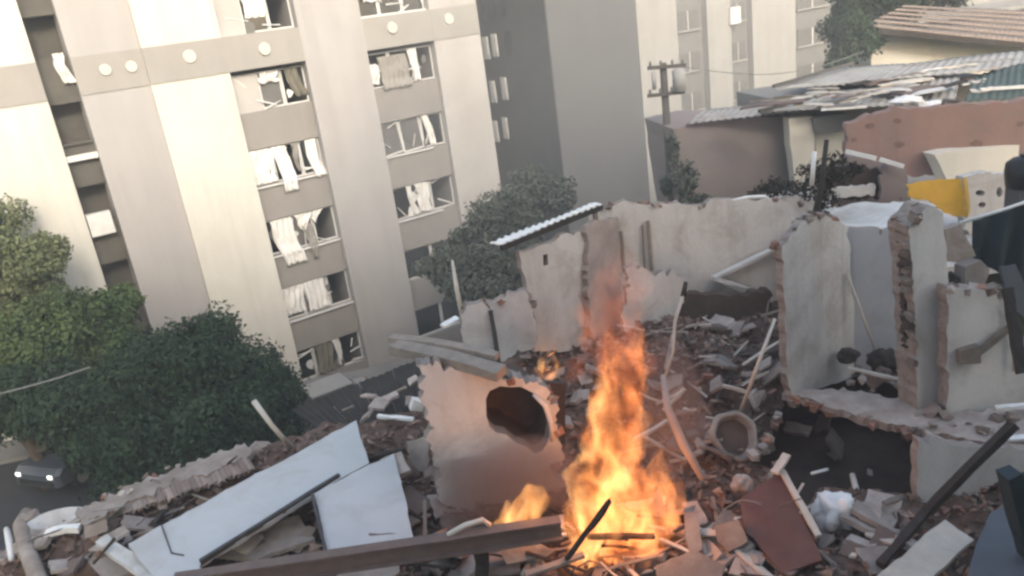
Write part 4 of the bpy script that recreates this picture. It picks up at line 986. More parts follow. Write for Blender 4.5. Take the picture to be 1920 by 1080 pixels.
scatter([(940, 640), (1130, 640), (1130, 740), (960, 700)], 22, .14, .4, 'on the burnt floor around the small fire', 35, 'around the small fire', (.5, .25, .25))
scatter([(40, 990), (300, 880), (420, 860), (480, 890), (250, 990), (160, 1080), (60, 1080)], 50, .10, .34, 'along the left rubble edge by the parapet', 36, 'along the left parapet', (.45, .35, .2))
scatter([(400, 1040), (560, 950), (600, 1030), (420, 1060)], 14, .12, .35, 'in the gap between the two white panels', 37, 'between the white panels', (.3, .35, .35))
scatter([(1480, 980), (1720, 960), (1700, 1080), (1440, 1080)], 30, .14, .45, 'in the hollow right of the brown door', 38, 'right of the brown door', (.5, .3, .2))
# bigger broken pieces
def slabs(poly, n, smin, smax, label, seed, grp, lift=.08, h=None):
    rr = random.Random(seed); xs = [p[0] for p in poly]; ys = [p[1] for p in poly]; k = 0
    KN = {'plasterchunk': ('plaster_slab', 'pale broken plaster slab'), 'concrete': ('concrete_slab', 'grey broken concrete slab'), 'wood': ('broken_board', 'grey broken board'), 'palewood': ('broken_board', 'pale broken board'), 'fragment': ('wall_fragment', 'off-white broken wall fragment'), 'steel': ('bent_sheet', 'rust-brown bent sheet')}
    while k < n:
        q = (rr.uniform(min(xs), max(xs)), rr.uniform(min(ys), max(ys)))
        if not inpoly(q, poly): continue
        k += 1; m = rr.choice(('plasterchunk', 'plasterchunk', 'concrete', 'wood', 'palewood', 'fragment', 'fragment', 'steel'))
        L = smin + (smax - smin) * rr.random(); W_ = L * (rr.uniform(.12, .3) if 'wood' in m else rr.uniform(.4, .9)); th = rr.uniform(.04, .1) if 'wood' not in m else .04
        pts = []
        for (x_, y_) in ((-.5, -.5), (.5, -.5), (.5, .5), (-.5, .5)):
            pts.append((x_ * L * rr.uniform(.75, 1.1), y_ * W_ * rr.uniform(.7, 1.15)))
        ring = []
        for i in range(4):
            a_, b_ = pts[i], pts[(i + 1) % 4]; ring.append(a_); nn = 1 if 'wood' in m and i % 2 == 0 else 3
            for j in range(1, nn + 1):
                t = j / (nn + 1); ring.append((a_[0] + (b_[0] - a_[0]) * t + rr.uniform(-.05, .05) * L * .7, a_[1] + (b_[1] - a_[1]) * t + rr.uniform(-.05, .05) * L * .7))
        rot = Matrix.Rotation(rr.uniform(0, 6.3), 3, 'Z') @ Matrix.Rotation(rr.gauss(0, .38), 3, 'X') @ Matrix.Rotation(rr.gauss(0, .3), 3, 'Y')
        c = (onrub(*q) if h is None else az(q[0], q[1], h)) + UP * (lift + .12 * L)
        MB().prism([[c + rot @ Vector((x_, y_, 0)) for x_, y_ in ring]], rot @ Vector((0, 0, th))).single(KN[m][0], M[m], KN[m][1] + ' ' + label, 'debris', KN[m][1] + 's ' + grp)
slabs([(780, 1010), (1060, 990), (1100, 1080), (640, 1080)], 24, .35, .9, 'thrown down in front of the steel beam', 71, 'in front of the steel beam')
slabs([(1200, 960), (1390, 930), (1480, 1080), (1180, 1080)], 26, .35, .9, 'tumbled between the fire and the brown door', 72, 'between fire and door')
slabs([(1180, 570), (1450, 570), (1460, 760), (1320, 900), (1260, 860)], 34, .25, .75, 'on the brown heap behind the flame', 73, 'on the brown heap')
slabs([(940, 640), (1120, 640), (1120, 700), (1050, 860), (1060, 740)], 14, .3, .7, 'around the small burning scrap', 74, 'around the small fire')
slabs([(1630, 960), (1740, 940), (1700, 1080), (1520, 1080), (1540, 1030)], 14, .35, .8, 'in the hollow right of the brown door', 75, 'right of the brown door')
slabs([(1440, 790), (1560, 780), (1720, 830), (1700, 910), (1560, 900)], 6, .3, .7, 'down in the dark void under the floor slab', 76, 'in the void', h=8.0)
slabs([(740, 860), (820, 850), (840, 990), (780, 1000)], 12, .25, .6, 'between the squarish white panel and the pale wall', 77, 'beside the white panel')
slabs([(60, 1000), (260, 930), (300, 970), (150, 1080), (60, 1080)], 12, .3, .7, 'at the left rubble edge', 78, 'at the left rubble edge')
slabs([(400, 1040), (570, 960), (600, 1020), (440, 1060)], 6, .3, .6, 'in the gap between the two white panels', 79, 'between the white panels')
slabs([(650, 770), (780, 715), (800, 820), (700, 855)], 11, .25, .6, 'strewn over the dark lean-to roof', 80, 'on the lean-to roof', h=9.25)
# chunks on the floor slab and in the bathroom
def scatter_z(poly, n, z, smin, smax, label, seed, grp):
    rr = random.Random(seed); xs = [p[0] for p in poly]; ys = [p[1] for p in poly]; k = 0
    while k < n:
        q = (rr.uniform(min(xs), max(xs)), rr.uniform(min(ys), max(ys)))
        if not inpoly(q, poly): continue
        k += 1; key = 'concrete' if rr.random() < .65 else 'plasterchunk'; s_ = smin + (smax - smin) * rr.random() ** 2
        o = bpy.data.objects.new('concrete_chunk' if key == 'concrete' else 'plaster_chunk', rr.choice(CH[key])); COL.objects.link(o)
        o.location = az(q[0], q[1], z) + UP * s_ * .18; o.scale = (s_,) * 3; o.rotation_euler = (rr.uniform(-.4, .4), rr.uniform(-.4, .4), rr.uniform(0, 6.3))
        kd = 'grey concrete chunk ' if key == 'concrete' else 'pale plaster chunk '
        tag(o, kd + label, 'debris', kd.strip() + 's ' + grp)
scatter_z([(1700, 772), (1900, 778), (1900, 826), (1760, 808)], 22, 10.0, .12, .4, 'on the broken floor slab over the void', 41, 'on the floor slab')
scatter_z([(1580, 690), (1720, 690), (1720, 740), (1600, 735)], 14, 10.0, .14, .4, 'at the foot of the bluish bathroom wall', 42, 'in the open bathroom')
crumple(az(1655, 690, 10.0), .28, .22, .24, 'darkwood', 'black charred heap at the foot of the bluish wall', 'charred_heap', 'debris', 21)
crumple(az(1590, 675, 10.2), .2, .18, .14, 'darkwood', 'small black charred lump left of the charred heap', 'charred_lump', 'debris', 23)
prop('wood_plank', 'pale slat lying on the charred heap in the bathroom', 'plank', az(1590, 690, 10.35), az(1690, 712, 10.2), .09, .04, 'palewood')
# sticks and splinters
def splinters(poly, n, seed, label, grp, mm=('wood', 'palewood', 'darkwood')):
    rr = random.Random(seed); xs = [p[0] for p in poly]; ys = [p[1] for p in poly]; k = 0
    while k < n:
        q = (rr.uniform(min(xs), max(xs)), rr.uniform(min(ys), max(ys)))
        if not inpoly(q, poly): continue
        k += 1; a = rr.uniform(0, 6.3); L = rr.uniform(.35, 1.1); p = onrub(*q, .1)
        b = p + Vector((math.cos(a) * L, math.sin(a) * L, rr.uniform(-.05, .4)))
        b.z = max(b.z, rub_h(b.x, b.y) + .03)
        w_ = rr.uniform(.03, .08); m = rr.choice(mm)
        MB().bar(p, b, w_, w_ * rr.uniform(.4, 1), seg=3, jit=.006, rnd=rr, bend=rr.uniform(-.03, .03)).single('splintered_stick', M[m], {'wood': 'grey', 'palewood': 'pale', 'darkwood': 'charred'}[m] + ' splintered stick ' + label, 'stick', {'wood': 'grey', 'palewood': 'pale', 'darkwood': 'charred'}[m] + ' sticks ' + grp)
splinters([(760, 1000), (1480, 950), (1480, 1080), (760, 1080)], 70, 51, 'in the foreground rubble', 'in the foreground rubble')
splinters([(1180, 560), (1450, 560), (1460, 780), (1260, 900)], 46, 52, 'on the brown heap behind the fire', 'on the brown heap')
splinters([(60, 1000), (420, 860), (470, 900), (180, 1070)], 16, 53, 'along the left rubble edge', 'along the left rubble edge')
def rebar(poly, n, seed, label, grp):
    rr = random.Random(seed); xs = [p[0] for p in poly]; ys = [p[1] for p in poly]; k = 0
    while k < n:
        q = (rr.uniform(min(xs), max(xs)), rr.uniform(min(ys), max(ys)))
        if not inpoly(q, poly): continue
        k += 1; p = onrub(*q, .02); pts = [p]; d = Vector((rr.uniform(-1, 1), rr.uniform(-1, 1), rr.uniform(.2, .9))).normalized()
        for _ in range(6):
            d = (d + Vector((rr.uniform(-.5, .5), rr.uniform(-.5, .5), rr.uniform(-.55, .2)))).normalized(); pn = pts[-1] + d * rr.uniform(.1, .22)
            pn.z = max(pn.z, rub_h(pn.x, pn.y) + .02); pts.append(pn)
        m = rr.choice(('steel', 'pole', 'wire'))
        MB().tube(pts, rr.uniform(.008, .016), 5).single('bent_wire', M[m], {'steel': 'rusty', 'pole': 'dark', 'wire': 'grey'}[m] + ' bent wire ' + label, 'wire', {'steel': 'rusty', 'pole': 'dark', 'wire': 'grey'}[m] + ' wires ' + grp, smooth=True)
rebar([(780, 1000), (1480, 940), (1480, 1080), (780, 1080)], 22, 61, 'sticking out of the foreground rubble', 'in the foreground rubble')
rebar([(1180, 570), (1450, 570), (1460, 780), (1260, 900)], 18, 62, 'on the brown heap behind the flame', 'on the brown heap')
rebar([(60, 1000), (420, 870), (470, 900), (180, 1070)], 9, 63, 'along the left rubble edge', 'along the left rubble edge')
splinters([(1050, 960), (1270, 960), (1290, 1080), (1040, 1080)], 20, 54, 'at the foot of the tall fire', 'at the foot of the fire', ('darkwood',))
# fine debris, uncountable
def fine():
    rg = np.random.default_rng(9); mb = MB(); rr = random.Random(91)
    for k in range(30000):
        s_, t_ = rr.uniform(-3.5, 17), rr.uniform(.3, 12); p = ST(s_, t_); z = rub_h(p.x, p.y)
        if inpoly(topx((p.x, p.y, z)), VOIDPX): continue
        r_ = .025 + .13 * rr.random() ** 4
        v = [Vector((rr.uniform(-1, 1), rr.uniform(-1, 1), rr.uniform(-.6, 1))) * r_ + Vector((p.x, p.y, z + r_ * .3)) for _ in range(5)]
        mb.add(v, ((0, 1, 2), (0, 2, 3), (0, 3, 1), (1, 4, 2), (2, 4, 3), (3, 4, 1)))
    me = bpy.data.meshes.new('fine_rubble'); me.from_pydata(mb.v, [], mb.f)
    tag(link('fine_rubble', me, mat('fine_rubble_mix', (.26, .185, .145), (.09, .055, .042), 6, 1, .3, island=.45)), 'small crumbs of plaster and brick strewn over the ruin', 'debris', kind='stuff')
fine()

# ================================================================== NEIGHBOURING HOUSES AT THE RIGHT
def wallto(t, name, m, pix, y, thick, nrm=(.1, -1, 0), amp=1.0, holes=(), label=None, step=60):
    pl = Plane(ay(pix[0][0], pix[0][1], y), nrm); o = slabpx(rough_edge(pix, amp, step, rj), pl, thick, holes=holes).build(name, M[m], t)
    if label: o['label'] = label
    return o, pl
# mauve house behind the back wall
t = thing('mauve_house', 'brownish mauve house wall behind the utility pole', 'house', gnd(ay(1380, 400, 25)))
wallto(t, 'wall', 'mauve', [(1262, 242), (1330, 226), (1478, 218), (1486, 440), (1290, 440)], 25, 3.0)
wallto(t, 'pillar', 'whitewall', [(1479, 222), (1524, 218), (1532, 345), (1492, 350)], 24.6, .4, label='pale corner pillar')
wallto(t, 'block', 'whitewall', [(1528, 250), (1584, 246), (1582, 330), (1534, 330)], 24.9, .4)
wallto(t, 'lintel', 'fargrey', [(1524, 222), (1590, 214), (1592, 246), (1530, 249)], 24.5, .4)
c4 = [ay(1288, 232, 24.9), ay(1482, 208, 24.6), ay(1500, 190, 28), ay(1320, 205, 28)]
sheet('roof_sheet', 'metalroof', corr(c4, 60, 4, .03, 14), t)
# red wall house
t = thing('red_house', 'house with a faded red painted wall at the right edge', 'house', gnd(ay(1800, 330, 21.5)))
o, pl = wallto(t, 'wall', 'redwall', [(1588, 232), (1650, 212), (1760, 200), (1960, 186), (2200, 165), (2200, 330), (1960, 330), (1790, 330), (1650, 330), (1584, 300)], 21.5, .35, nrm=(-.15, -1, 0), amp=3, step=26)
for px, py, r_ in ((1632, 236, 8), (1682, 226, 7), (1686, 270, 9), (1912, 232, 7), (1830, 270, 12), (1600, 262, 6)):
    slabpx([(px + r_ * (1.3 if math.cos(a) > 0 else 1) * math.cos(a) * rj.uniform(.7, 1.2), py + r_ * .7 * math.sin(a) * rj.uniform(.7, 1.2)) for a in [2 * math.pi * i / 11 for i in range(11)]], Plane(pl.p + pl.n * .012, pl.n), .011).build('bare_patch', M['redhole'], t)
wallto(t, 'lower_wall', 'whitewall', [(1752, 290), (1840, 278), (1960, 268), (2180, 250), (2180, 345), (1960, 345), (1780, 345)], 20.6, .5, label='bright cream wall under the red one')
# gray roofs
t = thing('metal_roofed_house', 'low house under rusty grey corrugated roof sheets at upper right', 'house', gnd(ay(1700, 190, 27)))
wallto(t, 'wall', 'fargrey', [(1470, 190), (1600, 170), (1960, 150), (1960, 300), (1480, 300)], 27.5, 4.0)
def rsheet(m, q, ys, waves, par, label=None):
    pts = [ay(p[0], p[1], y) for p, y in zip(q, ys)]; o = sheet('roof_sheet', m, corr(pts, waves * 6, 5, .018, waves), par)
    if label: o['label'] = label
rsheet('metalroof', ((1440, 178), (1700, 128), (1960, 92), (1960, 92)), (27, 28, 29, 29), 18, t) if False else None
rsheet('metalroof', ((1452, 168), (1660, 150), (1700, 118), (1560, 128)), (26.5, 26, 32, 32), 14, t)
rsheet('metalroof', ((1640, 152), (1930, 122), (1940, 92), (1690, 120)), (26, 25.5, 31, 32), 16, t)
rsheet('metalroof', ((1420, 212), (1575, 198), (1640, 160), (1480, 178)), (24.5, 24, 26.5, 26.5), 12, t)
rsheet('metalroof', ((1560, 204), (1790, 190), (1800, 140), (1620, 158)), (23.6, 23.2, 26, 26.5), 14, t)
rsheet('greenroof', ((1808, 190), (1960, 182), (1960, 108), (1830, 140)), (22.8, 22.6, 25, 26), 10, t, 'dark green roof sheet')
prop('metal_pole', 'long dark pole lying along the grey corrugated roofs', 'pole', ay(1450, 162, 26.4), ay(1600, 118, 31), .1, .1, 'pole')
prop('metal_pole', 'shorter dark pole on the lower grey roof', 'pole', ay(1424, 208, 24.3), ay(1530, 182, 25.8), .12, .1, 'pole')
prop('wood_plank', 'white strip lying on the dark green roof', 'plank', ay(1838, 168, 23.5), ay(1950, 160, 23.2), .12, .08, 'white')
prop('wood_plank', 'white strip along the edge of the lower grey roof', 'plank', ay(1540, 206, 23.4), ay(1625, 200, 23.3), .08, .06, 'white')
crumple(ay(1700, 196, 22.6), .42, .3, .13, 'white', 'bright white crumpled sheet on top of the red wall', 'plastic_sheet', 'sheet', 31)
crumple(ay(1745, 200, 22.4), .3, .2, .09, 'cloth', 'smaller grey-white crumpled sheet right of the bright one', 'plastic_sheet', 'sheet', 33)
stick('bent_pipe', 'thin dark bent pipe on top of the red wall', 'pipe', [ay(1762, 210, 21.3), ay(1770, 188, 21.4), ay(1800, 190, 21.4), ay(1830, 202, 21.4)], .05, 'pole')
def roofbits(n, seed):
    rr = random.Random(seed)
    for k in range(n):
        px = rr.uniform(1440, 1910); py = 205 - (px - 1440) * .09 - rr.uniform(0, 62) * (.4 + .6 * (px - 1440) / 480); y = 22.5 + (205 - (px - 1440) * .06 - py) * .085
        c = ay(px, py, y); a_ = rr.uniform(-.5, .5); L = rr.uniform(.5, 1.8); m = rr.choice(('metalroof', 'wood', 'palewood', 'darkwood', 'plaster2', 'steel'))
        d = Vector((math.cos(a_) * L, math.sin(a_) * L, rr.uniform(-.12, .12) * L))
        MB().bar(c - d / 2, c + d / 2, rr.choice((.07, .12, .35, .5)), .04, seg=4, jit=.015, rnd=rr, bend=rr.uniform(-.06, .06)).single('roof_debris', M[m], {'metalroof': 'grey metal strip', 'wood': 'grey board', 'palewood': 'pale board', 'darkwood': 'black burnt lath', 'plaster2': 'off-white board', 'steel': 'rust-brown strip'}[m] + ' strewn over the grey corrugated roofs', 'debris', 'roof debris of ' + m)
roofbits(46, 88)
# cream house with brown roof
t = thing('cream_house', 'cream house with a brown tiled roof in the upper right corner', 'house', gnd(ay(1780, 130, 36)))
wallto(t, 'wall', 'whitewall', [(1628, 52), (1780, 66), (1970, 84), (1970, 180), (1640, 190)], 35, 6.0, nrm=(-.12, -1, 0))
e0, e1, e2, e3 = ay(1616, 50, 34.4), ay(1980, 86, 33.0), ay(1980, 22, 41), ay(1700, 8, 42)
for k in range(6):
    f0, f1 = k / 6, (k + 1) / 6
    rows = (e0.lerp(e3, f0) + UP * .03 * 0, e1.lerp(e2, f0), e1.lerp(e2, f1) - UP * .03, e0.lerp(e3, f1) - UP * .03)
    rr_ = [rows[0] + UP * .04, rows[1] + UP * .04, rows[2] + UP * .0, rows[3] + UP * .0]
    sheet('roof_tile_course', 'brownroof', corr(rr_, 150, 2, .018, 36), t)
MB().bar(e0 + UP * -.1, e1 + UP * -.1, .3, .22).build('eave', M['eave'], t)
t = thing('distant_roof', 'far blue-grey flat roof in the top right corner', 'house', gnd(ay(1880, 0, 70)))
q0 = ay(1880, 10, 70); MB().box((q0.x, q0.y + 4, q0.z / 2 - .5), (14, 8, q0.z - 1.0)).build('wall', M['bluegrey'], t); MB().box((q0.x, q0.y + 4, q0.z - .35), (14.6, 8.6, .3)).build('roof', M['metalroof'], t)

# ================================================================== WRECKAGE BEHIND THE BATHROOM
t = thing('yellow_sheet', 'bent yellow sheet standing behind the grey pillar', 'sheet', ay(1760, 400, 17.4))
YP = Plane(ay(1760, 400, 17.4), (.2, -1, .15))
slabpx(rough_edge([(1698, 346), (1740, 338), (1800, 334), (1808, 360), (1812, 408), (1772, 400), (1745, 378), (1704, 368)], 2, 24, rj), YP, .03).build('front_face', M['yellow'], t)
YQ = tplane(YP.at((1808, 336)), YP.at((1812, 408)), YP.at((1810, 370)) + Vector((.25, .35, 0)))
MB().prism([[YP.at((1803, 335)) + Vector((.01, 0, 0)), YP.at((1812, 407)) + Vector((.01, 0, 0)), YP.at((1812, 400)) + Vector((.25, .3, 0)), YP.at((1805, 340)) + Vector((.25, .3, 0))]], Vector((.02, -.01, 0))).build('folded_edge', M['yellow'], t)
t = thing('wrecked_shed', 'dark wrecked shed of brown boards behind the bathroom roof', 'shed', ay(1640, 380, 18.5))
wallto(t, 'wall', 'mauve', [(1580, 300), (1620, 290), (1700, 318), (1706, 390), (1570, 390)], 18.6, .2, amp=3, step=20)
wallto(t, 'wall', 'soot_shade', [(1550, 310), (1660, 315), (1650, 372), (1540, 372)], 18.2, .1, amp=5, step=16)
wallto(t, 'wall', 'mauve', [(1660, 300), (1700, 322), (1700, 378), (1650, 370)], 18.1, .1, amp=3, step=16)
for a, b in (((1586, 284), (1642, 297)), ((1650, 299), (1694, 312))): MB().bar(ay(*a, 18.0), ay(*b, 17.9), .08, .09).build('white_batten', M['white'], t)
wallto(t, 'board', 'plaster2', [(1560, 352), (1640, 345), (1640, 366), (1556, 372)], 17.9, .1, amp=2, step=16)
t = thing('rubble_wall', 'beige broken wall with dark holes right of the yellow sheet', 'wall', ay(1850, 400, 18.0))
hl = [[(1838 + 9 * math.cos(a), 362 + 6 * math.sin(a)) for a in [2 * math.pi * i / 9 for i in range(9)]], [(1842 + 7 * math.cos(a), 384 + 6 * math.sin(a)) for a in [2 * math.pi * i / 9 for i in range(9)]], [(1874 + 6 * math.cos(a), 360 + 10 * math.sin(a)) for a in [2 * math.pi * i / 9 for i in range(9)]]]
wallto(t, 'wall', 'plaster', [(1806, 332), (1850, 322), (1900, 326), (1930, 340), (1930, 430), (1806, 430)], 18.0, .25, amp=3, step=18, holes=hl)
wallto(t, 'backing', 'soot_shade', [(1812, 340), (1920, 340), (1920, 420), (1812, 420)], 18.4, .05)
# big beige ground slab filling behind (roof deck between the walls)
o = MB().prism([[Vector((x_, y_, 11.4)) for x_, y_ in ((6.2, 20.5), (7.4, 20.5), (7.4, 16.2), (17, 16.2), (17, 26), (6.2, 24))]], Vector((0, 0, -.3))).build('roof_deck', M['plaster'])
tag(o, 'dusty roof deck between the ruined house and its neighbours', kind='structure')
# pole, pipe, shrub on the bathroom roof
stick('wood_post', 'thin dark post on the bathroom roof beside the dry shrub', 'post', [ay(1526, 412, 15.6), ay(1540, 350, 15.8), ay(1550, 262, 16)], [.07, .06, .05], 'darkwood')
stick('metal_pipe', 'short bright white upright pipe beside the dark post', 'pipe', [ay(1522, 348, 16.4), ay(1527, 284, 16.5)], .05, 'white')
shrub('dry dark shrub by the white pipe behind the bathroom', [lobe(1535, 335, 16.8, .42, .5), lobe(1565, 325, 17, .45, .4), lobe(1512, 322, 16.8, .22, .15), lobe(1550, 375, 16.4, .3, .35), lobe(1600, 318, 17.4, .3, .2)], 1500, .05, 'leafdry', 61, 'dry shrubs on the ruin')
shrub('dry dark shrub climbing under the utility pole', [lobe(1285, 345, 24, .4, .75), lobe(1262, 290, 24.4, .22, .7), lobe(1312, 385, 23.6, .5, .35), lobe(1250, 350, 24.2, .2, .5)], 2600, .07, 'leafgrey', 62, 'dry shrubs on the ruin')
shrub('low brown shrub in front of the mauve wall', [lobe(1450, 352, 21, .5, .3), lobe(1490, 355, 20.6, .5, .3), lobe(1420, 366, 21, .3, .2)], 1300, .05, 'leafdry', 63, 'dry shrubs on the ruin')
# curled edge of roofing felt along the back wall
stick('roofing_strip', 'white curled strip on top of the back wall', 'strip', [P6.at(q) + Vector((0, .05, .04)) for q in ((1352, 386), (1400, 374), (1435, 372), (1452, 384))], [.035, .05, .05, .02], 'white')
# tank, tarp and rail at the right edge
t = thing('water_tank', 'black plastic water tank at the right edge above the tarp', 'tank', ay(1915, 345, 16.8))
c0 = ay(1922, 322, 16.8); mb = MB(); n = 20
for z_, r_ in ((-.32, .36), (.0, .40), (.2, .38), (.3, .26), (.34, .14)):
    for i in range(n): a = 2 * math.pi * i / n; mb.v.append((c0.x + r_ * math.cos(a), c0.y + r_ * math.sin(a), c0.z + z_))
for j in range(4):
    for i in range(n): mb.f.append((j * n + i, j * n + (i + 1) % n, (j + 1) * n + (i + 1) % n, (j + 1) * n + i))
mb.f.append(tuple(range(n - 1, -1, -1))); mb.f.append(tuple(range(4 * n, 5 * n)))
mb.build('barrel', M['tank'], t, smooth=True); MB().tube([c0 + UP * .34, c0 + UP * .4], .12, 14).build('lid', M['tank'], t)
MB().box((c0.x, c0.y, c0.z - .9), (.5, .5, 1.15)).build('stand', M['bluegrey'], t)
r0, r1 = ay(1800, 418, 14.6), ay(1960, 366, 14.2)
stick('rail', 'pale greenish rail above the dark teal tarp', 'rail', [r0, r0.lerp(r1, .5) - UP * .02, r1], .035, 'white')
def tarp():
    mb = MB(); nx, nz = 30, 22
    for j in range(nz + 1):
        for i in range(nx + 1):
            s_, t_ = i / nx, j / nz; p = r0.lerp(r1, .15 + .85 * s_) - UP * (.04 + (1.15 + .5 * s_ - .25 * math.sin(s_ * 7)) * t_)
            mb.v.append(tuple(p + Vector((0, -.09 * math.sin(s_ * 17 + t_ * 2) * (.3 + t_) - .12 * t_ * math.sin(s_ * 5), 0))))
    for j in range(nz):
        for i in range(nx): a = j * (nx + 1) + i; mb.f.append((a, a + 1, a + nx + 2, a + nx + 1))
    o = mb.single('tarp', M['tarp'], 'dark teal tarp hanging from the rail at the right edge', 'tarp', smooth=True); md = o.modifiers.new('th', 'SOLIDIFY'); md.thickness = .012
tarp()
panelthing('plaster_fragment', [(1772, 430), (1800, 420), (1815, 450), (1830, 480), (1800, 492), (1775, 490)], Plane(ay(1790, 490, 14.0), (.1, -1, .1)), .2, 'plasterchunk', 'beige wall fragment between the grey pillar and the tarp', 'debris')
panelthing('plaster_fragment', [(1810, 500), (1840, 488), (1856, 505), (1850, 540), (1806, 540)], Plane(ay(1830, 540, 13.6), (.1, -1, .1)), .3, 'plasterchunk', 'pale lump on top of the low cream wall', 'debris')
crumple(ay(1785, 545, 13.5), .14, .12, .2, 'darkwood', 'dark rag on the wall top beside the grey pillar', 'rag', 'cloth', 44)
prop('charred_post', 'dark slanting post right of the low cream wall', 'post', ay(1888, 540, 12.2), ay(1915, 700, 11.6), .14, .14, 'darkwood', jit=.02)
panelthing('blue_panel', [(1876, 500), (1905, 496), (1925, 545), (1925, 600), (1890, 570)], Plane(ay(1900, 560, 12.8), (.1, -1, .2)), .04, 'bluegrey', 'small blue-grey panel under the tarp', 'panel')

# ================================================================== UTILITY POLE AND CABLES
t = thing('utility_pole', 'utility pole with two crossarms in front of the grey slab building', 'utility pole', gnd(ay(1252, 380, 26)))
pt = ay(1243, 118, 26)
MB().tube([Vector((pt.x, pt.y, 8)), Vector((pt.x, pt.y, pt.z))], [.16, .11], 10).build('mast', M['pole'], t, smooth=True)
for (a, b) in (((1214, 128), (1286, 122)), ((1214, 180), (1284, 172))):
    A_, B_ = ay(*a, 25.85), ay(*b, 25.85); MB().bar(A_, B_, .09, .11).build('crossarm', M['pole'], t)
    for f in (.08, .35, .65, .92):
        p = A_.lerp(B_, f); MB().tube([p + UP * .05, p + UP * .12, p + UP * .2], [.03, .05, .03], 8).build('insulator', M['fargrey'], t)
c0 = ay(1273, 150, 25.8)
MB().tube([c0 - UP * .36, c0 + UP * .3, c0 + UP * .36], [.2, .2, .12], 14).build('transformer', M['farpale'], t, smooth=True)
MB().tube([ay(1226, 150, 25.8) - UP * .3, ay(1226, 150, 25.8) + UP * .25], .07, 8).build('fuse_holder', M['farpale'], t, smooth=True)
def cable(label, a, b, sag, r_=.02):
    stick('cable', label, 'cable', [a.lerp(b, i / 14) - UP * sag * math.sin(math.pi * i / 14) for i in range(15)], r_, 'wire')
cable('pale cable crossing the trees at the left edge', ay(-30, 745, 19), ay(170, 688, 19.5), .05, .022)
cable('thin cable running from the pole over the mauve house', ay(1284, 126, 25.8), ay(1620, 96, 31), .5, .015)

# ================================================================== FIRE AND SMOKE
def fire_mat(name, c_lo, c_hi, s, nscale=2.3):
    m = bpy.data.materials.new(name); m.use_nodes = True
    t = m.node_tree; N = t.nodes; L = t.links; N.remove(N['Principled BSDF'])
    g = N.new('ShaderNodeNewGeometry'); mp = N.new('ShaderNodeMapping'); mp.inputs['Scale'].default_value = (1.2, 1.2, .55); L.new(g.outputs['Position'], mp.inputs[0])
    nz = N.new('ShaderNodeTexNoise'); nz.inputs['Scale'].default_value = nscale; nz.inputs['Detail'].default_value = 3.5; nz.inputs['Distortion'].default_value = .8; L.new(mp.outputs[0], nz.inputs['Vector'])
    mr = N.new('ShaderNodeMapRange'); mr.inputs[1].default_value = .42; mr.inputs[2].default_value = .62; mr.inputs[3].default_value = .06 * s; mr.inputs[4].default_value = s
    L.new(nz.outputs['Fac'], mr.inputs[0])
    rp = N.new('ShaderNodeValToRGB'); rp.color_ramp.elements[0].position = .35; rp.color_ramp.elements[1].position = .7
    rp.color_ramp.elements[0].color = (*c_lo, 1); rp.color_ramp.elements[1].color = (*c_hi, 1); L.new(nz.outputs['Fac'], rp.inputs[0])
    e = N.new('ShaderNodeEmission'); L.new(rp.outputs[0], e.inputs[0]); L.new(mr.outputs[0], e.inputs[1])
    ab = N.new('ShaderNodeVolumeAbsorption'); ab.inputs[0].default_value = (.55, .3, .15, 1); ab.inputs['Density'].default_value = 1.1 if s > .5 else .05
    ad = N.new('ShaderNodeAddShader'); L.new(e.outputs[0], ad.inputs[0]); L.new(ab.outputs[0], ad.inputs[1]); L.new(ad.outputs[0], N['Material Output'].inputs['Volume'])
    return m
M['fire'] = fire_mat('flame_orange', (1, .22, .045), (1, .42, .15), 1.05)
M['fireyellow'] = fire_mat('flame_yellow', (1, .33, .07), (1, .54, .20), 1.3)
M['firefaint'] = fire_mat('flame_faint', (1, .22, .09), (1, .30, .13), .2)
def tongue(parent, pts, m, seed, nseg=34, n=26, wob=.42):
    """closed tapering flame tongue along (px, py, radius_px) at the fire's depth"""
    rr = random.Random(seed); cl = []
    for (px, py, rp_) in pts:
        c = ay(px, py, FY); cl.append((c, rp_ / 1500 * (c - CAM).length))
    mb = MB(); m_ = []
    for i in range(nseg + 1):
        f = i / nseg * (len(cl) - 1); k = min(int(f), len(cl) - 2); u = f - k; u = u * u * (3 - 2 * u) * .5 + u * .5
        c = cl[k][0].lerp(cl[k + 1][0], u); r_ = cl[k][1] * (1 - u) + cl[k + 1][1] * u
        for a in range(n):
            th = 2 * math.pi * a / n; d = Vector((math.cos(th), .8 * math.sin(th), 0))
            nn = noise.noise(Vector((d.x * 1.3 + seed, d.y * 1.3, c.z * 2.2))) * wob * 1.6 + noise.noise(Vector((d.x * 2.4, d.y * 2.4 + seed, c.z * 5))) * wob
            mb.v.append(tuple(c + d * max(.005, r_ * (1 + nn)) + UP * nn * .12))
    for i in range(nseg):
        for a in range(n): mb.f.append((i * n + a, i * n + (a + 1) % n, (i + 1) * n + (a + 1) % n, (i + 1) * n + a))
    mb.f.append(tuple(range(n - 1, -1, -1))); mb.f.append(tuple(range(nseg * n, nseg * n + n)))
    return mb.build('flame_tongue', M[m], parent, smooth=True)
FB = onrub(1165, 1045); FY = FB.y
fire = thing('fire', 'tall orange fire burning in the middle of the rubble', 'fire', FB)
tongue(fire, [(1165, 1085, 55), (1165, 1020, 80), (1165, 960, 60), (1152, 890, 52), (1150, 800, 48), (1158, 720, 44), (1160, 670, 36), (1148, 640, 18), (1140, 615, 3)], 'fire', 1)
tongue(fire, [(1125, 1060, 40), (1118, 985, 56), (1106, 925, 40), (1098, 880, 30), (1086, 850, 4)], 'fireyellow', 2)
tongue(fire, [(1150, 960, 34), (1142, 900, 40), (1134, 840, 34), (1134, 780, 30), (1146, 720, 24), (1142, 650, 3)], 'fireyellow', 3)
